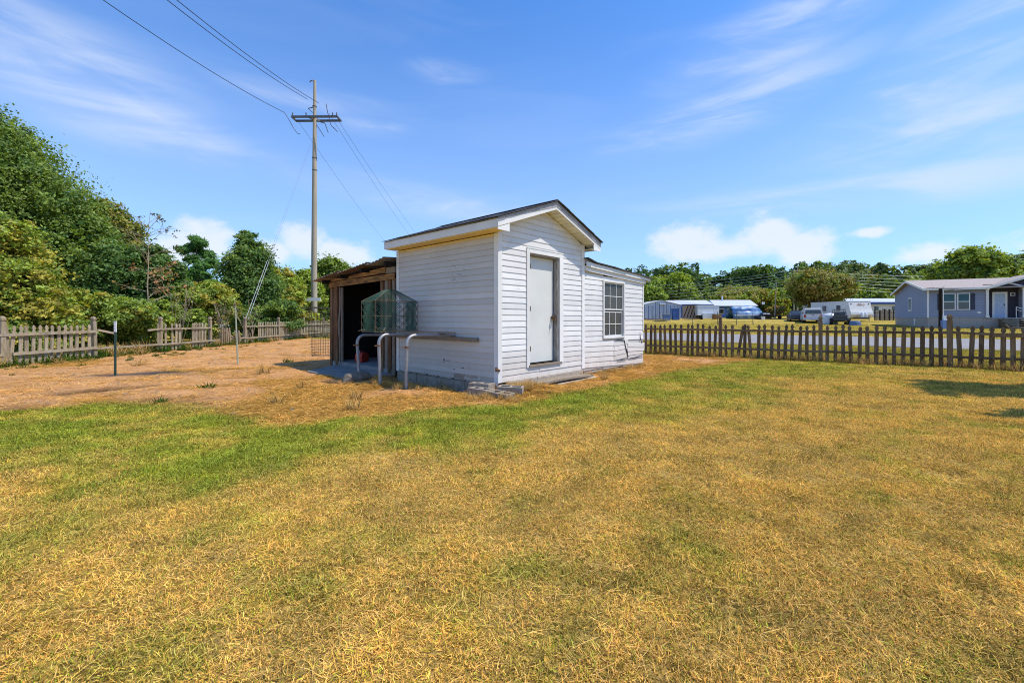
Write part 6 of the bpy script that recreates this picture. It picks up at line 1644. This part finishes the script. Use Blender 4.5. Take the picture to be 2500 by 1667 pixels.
# dark wooden privacy fence
q = pt(2160, 52); t = thing('board_fence', 'dark weathered board fence between the travel trailer and the grey-blue house', 'fence', q)
for i in range(20): MB().box(-1.25 + i * .19, -1.25 + i * .19 + random.uniform(.13, .18), 0, .03, 0, random.uniform(1.15, 1.4)).build('board', 'greywood' if i % 3 else 'darkwood', t)
MB().box(-1.25, 2.5, .03, .08, .9, 1.0).build('rail', 'darkwood', t); MB().box(-1.25, 2.5, .03, .08, .3, .4).build('rail', 'darkwood', t)
# side-by-side buggy
q = pt(2052, 45.5); t = thing('utility_buggy', 'dark off-road buggy with a roll cage before the travel trailer', 'buggy', q, R(-30))
loft([sec(0, .62, .55, .45, .95), sec(.5, .7, .6, .35, 1.0), sec(1.8, .7, .6, .35, .9), sec(2.6, .6, .5, .4, .85)], 0).build('body', 'cardark', t, bevel=.04)
MB().box(-.62, .62, -.2, .3, .9, 1.0).build('cargo_bed', 'steel', t); m = MB()
for x in (-.55, .55): m.tube([(x, .1, .9), (x * .85, .35, 1.62), (x * .85, 1.4, 1.65), (x, 2.0, .95)], .03, 6)
m.tube([(-.47, .35, 1.62), (.47, .35, 1.62)], .03, 6); m.tube([(-.47, 1.4, 1.65), (.47, 1.4, 1.65)], .03, 6); m.build('roll_cage', 'steel', t)
MB().box(-.48, .48, .35, 1.4, 1.63, 1.68).build('canopy', 'cardark', t); MB().box(-.5, .5, .5, .65, .95, 1.4).build('seat_back', 'steel', t)
for x in (-.75, .75):
    for y in (.35, 2.2): o = MB().tube([(x - .13, y, .36), (x + .13, y, .36)], .36, 16).build('wheel', 'tyre', t); MB().tube([(x - .14, y, .36), (x + .14, y, .36)], .17, 10).build('rim', 'rim', o)
q = pt(2026, 48); t = thing('white_container', 'white domed container left of the buggy', 'container', q); MB().tube([(0, 0, 0), (0, 0, .9), (0, 0, 1.15), (0, 0, 1.25)], [.75, .75, .55, .1], 16).build('body', 'whiteplastic', t, smooth=True); MB().box(-.3, .3, -.78, -.74, .3, .7).build('panel', 'tub', t)
q = pt(2088, 44); t = thing('garden_tub', 'pale blue upturned tub on the grass before the travel trailer', 'tub', q); MB().tube([(0, 0, 0), (0, 0, .35), (0, 0, .45)], [.52, .44, .30], 18).build('shell', 'tub', t); MB().tube([(0, 0, .40), (0, 0, .47)], .40, 18).build('lid', 'whiteplastic', t)
# street poles and wires
def spole(name, lab, px, Y, yt, r_, arms=True, lean_=0):
    q = pt(px, Y); h = EYE + (PCY - yt) / FOC * Y - q.z; t = thing(name, lab, 'pole', q)
    MB().tube([(0, 0, -.2), (lean_, 0, h)], [r_, r_ * .7], 8).build('shaft', 'pole', t, smooth=True)
    if arms: MB().beam((-.9, 0, h - .5), (.9, 0, h - .5), .1, .12).build('cross_arm', 'darkwood', t)
    return Vector((q.x + lean_, Y, q.z + h))
A = spole('street_pole', 'left of two close utility poles beside the brownish round tree', 1938.5, 72, 657, .14)
B = spole('street_pole', 'right of two close utility poles beside the brownish round tree', 1947, 80, 650, .15)
C_ = spole('slim_pole', 'slim pole with a diagonal stay right of the long blue house', 1891, 68, 688, .09, False, .3)
q = pt(1883, 68); m = MB().tube([(q.x - .6, 68, q.z + 3.2), tuple(C_)], .03, 5); tag(m.build('pole_stay', 'guywire'), 'diagonal stay wire of the slim pole', 'guy wire')
q = pt(1859, 66); t = thing('yard_post', 'thin dark post beside the tarp and the small white car', 'post', q); MB().tube([(0, 0, 0), (0, 0, 3.3)], .05, 6).build('shaft', 'darkwood', t); MB().box(-.0, .5, -.02, .02, 2.2, 2.6).build('flag', 'white', t)
wl = ['topmost', 'second', 'third', 'fourth', 'fifth', 'lowest']
for i in range(6):
    a_ = A + Vector((0, 0, -.2 - .42 * i)); b_ = at(2600, 668 + i * 12, 62); c_ = at(1400, 705 + i * 9, 95)
    m = MB(); m.tube(catenary(a_, b_, .7, 14), .022, 3); m.tube(catenary(a_, c_, .8, 14), .022, 3)
    tag(m.build('street_wire', 'guywire'), wl[i] + ' of six pale wires strung across the street poles before the wooded hill', 'cable', 'wires along the street')
for i, (px, Y) in enumerate(((1752, 50), (1798, 49), (1838, 48), (1691, 52))):
    q = pt(px, Y); t = thing('wire_fence_post', ('thin steel post in the grass, number from left unclear' if 0 else ['thin steel stake in the grass before the small white box trailer', 'thin steel stake in the grass left of the blue tarp', 'thin steel stake in the grass right of the blue tarp', 'thin steel stake in the grass before the plywood panels'][i]), 'stake', q)
    MB().tube([(0, 0, 0), (0, 0, 1.5)], .03, 6).build('rod', 'steel', t); MB().box(-.05, .05, -.035, -.028, .1, .3).build('spade', 'steel', t)
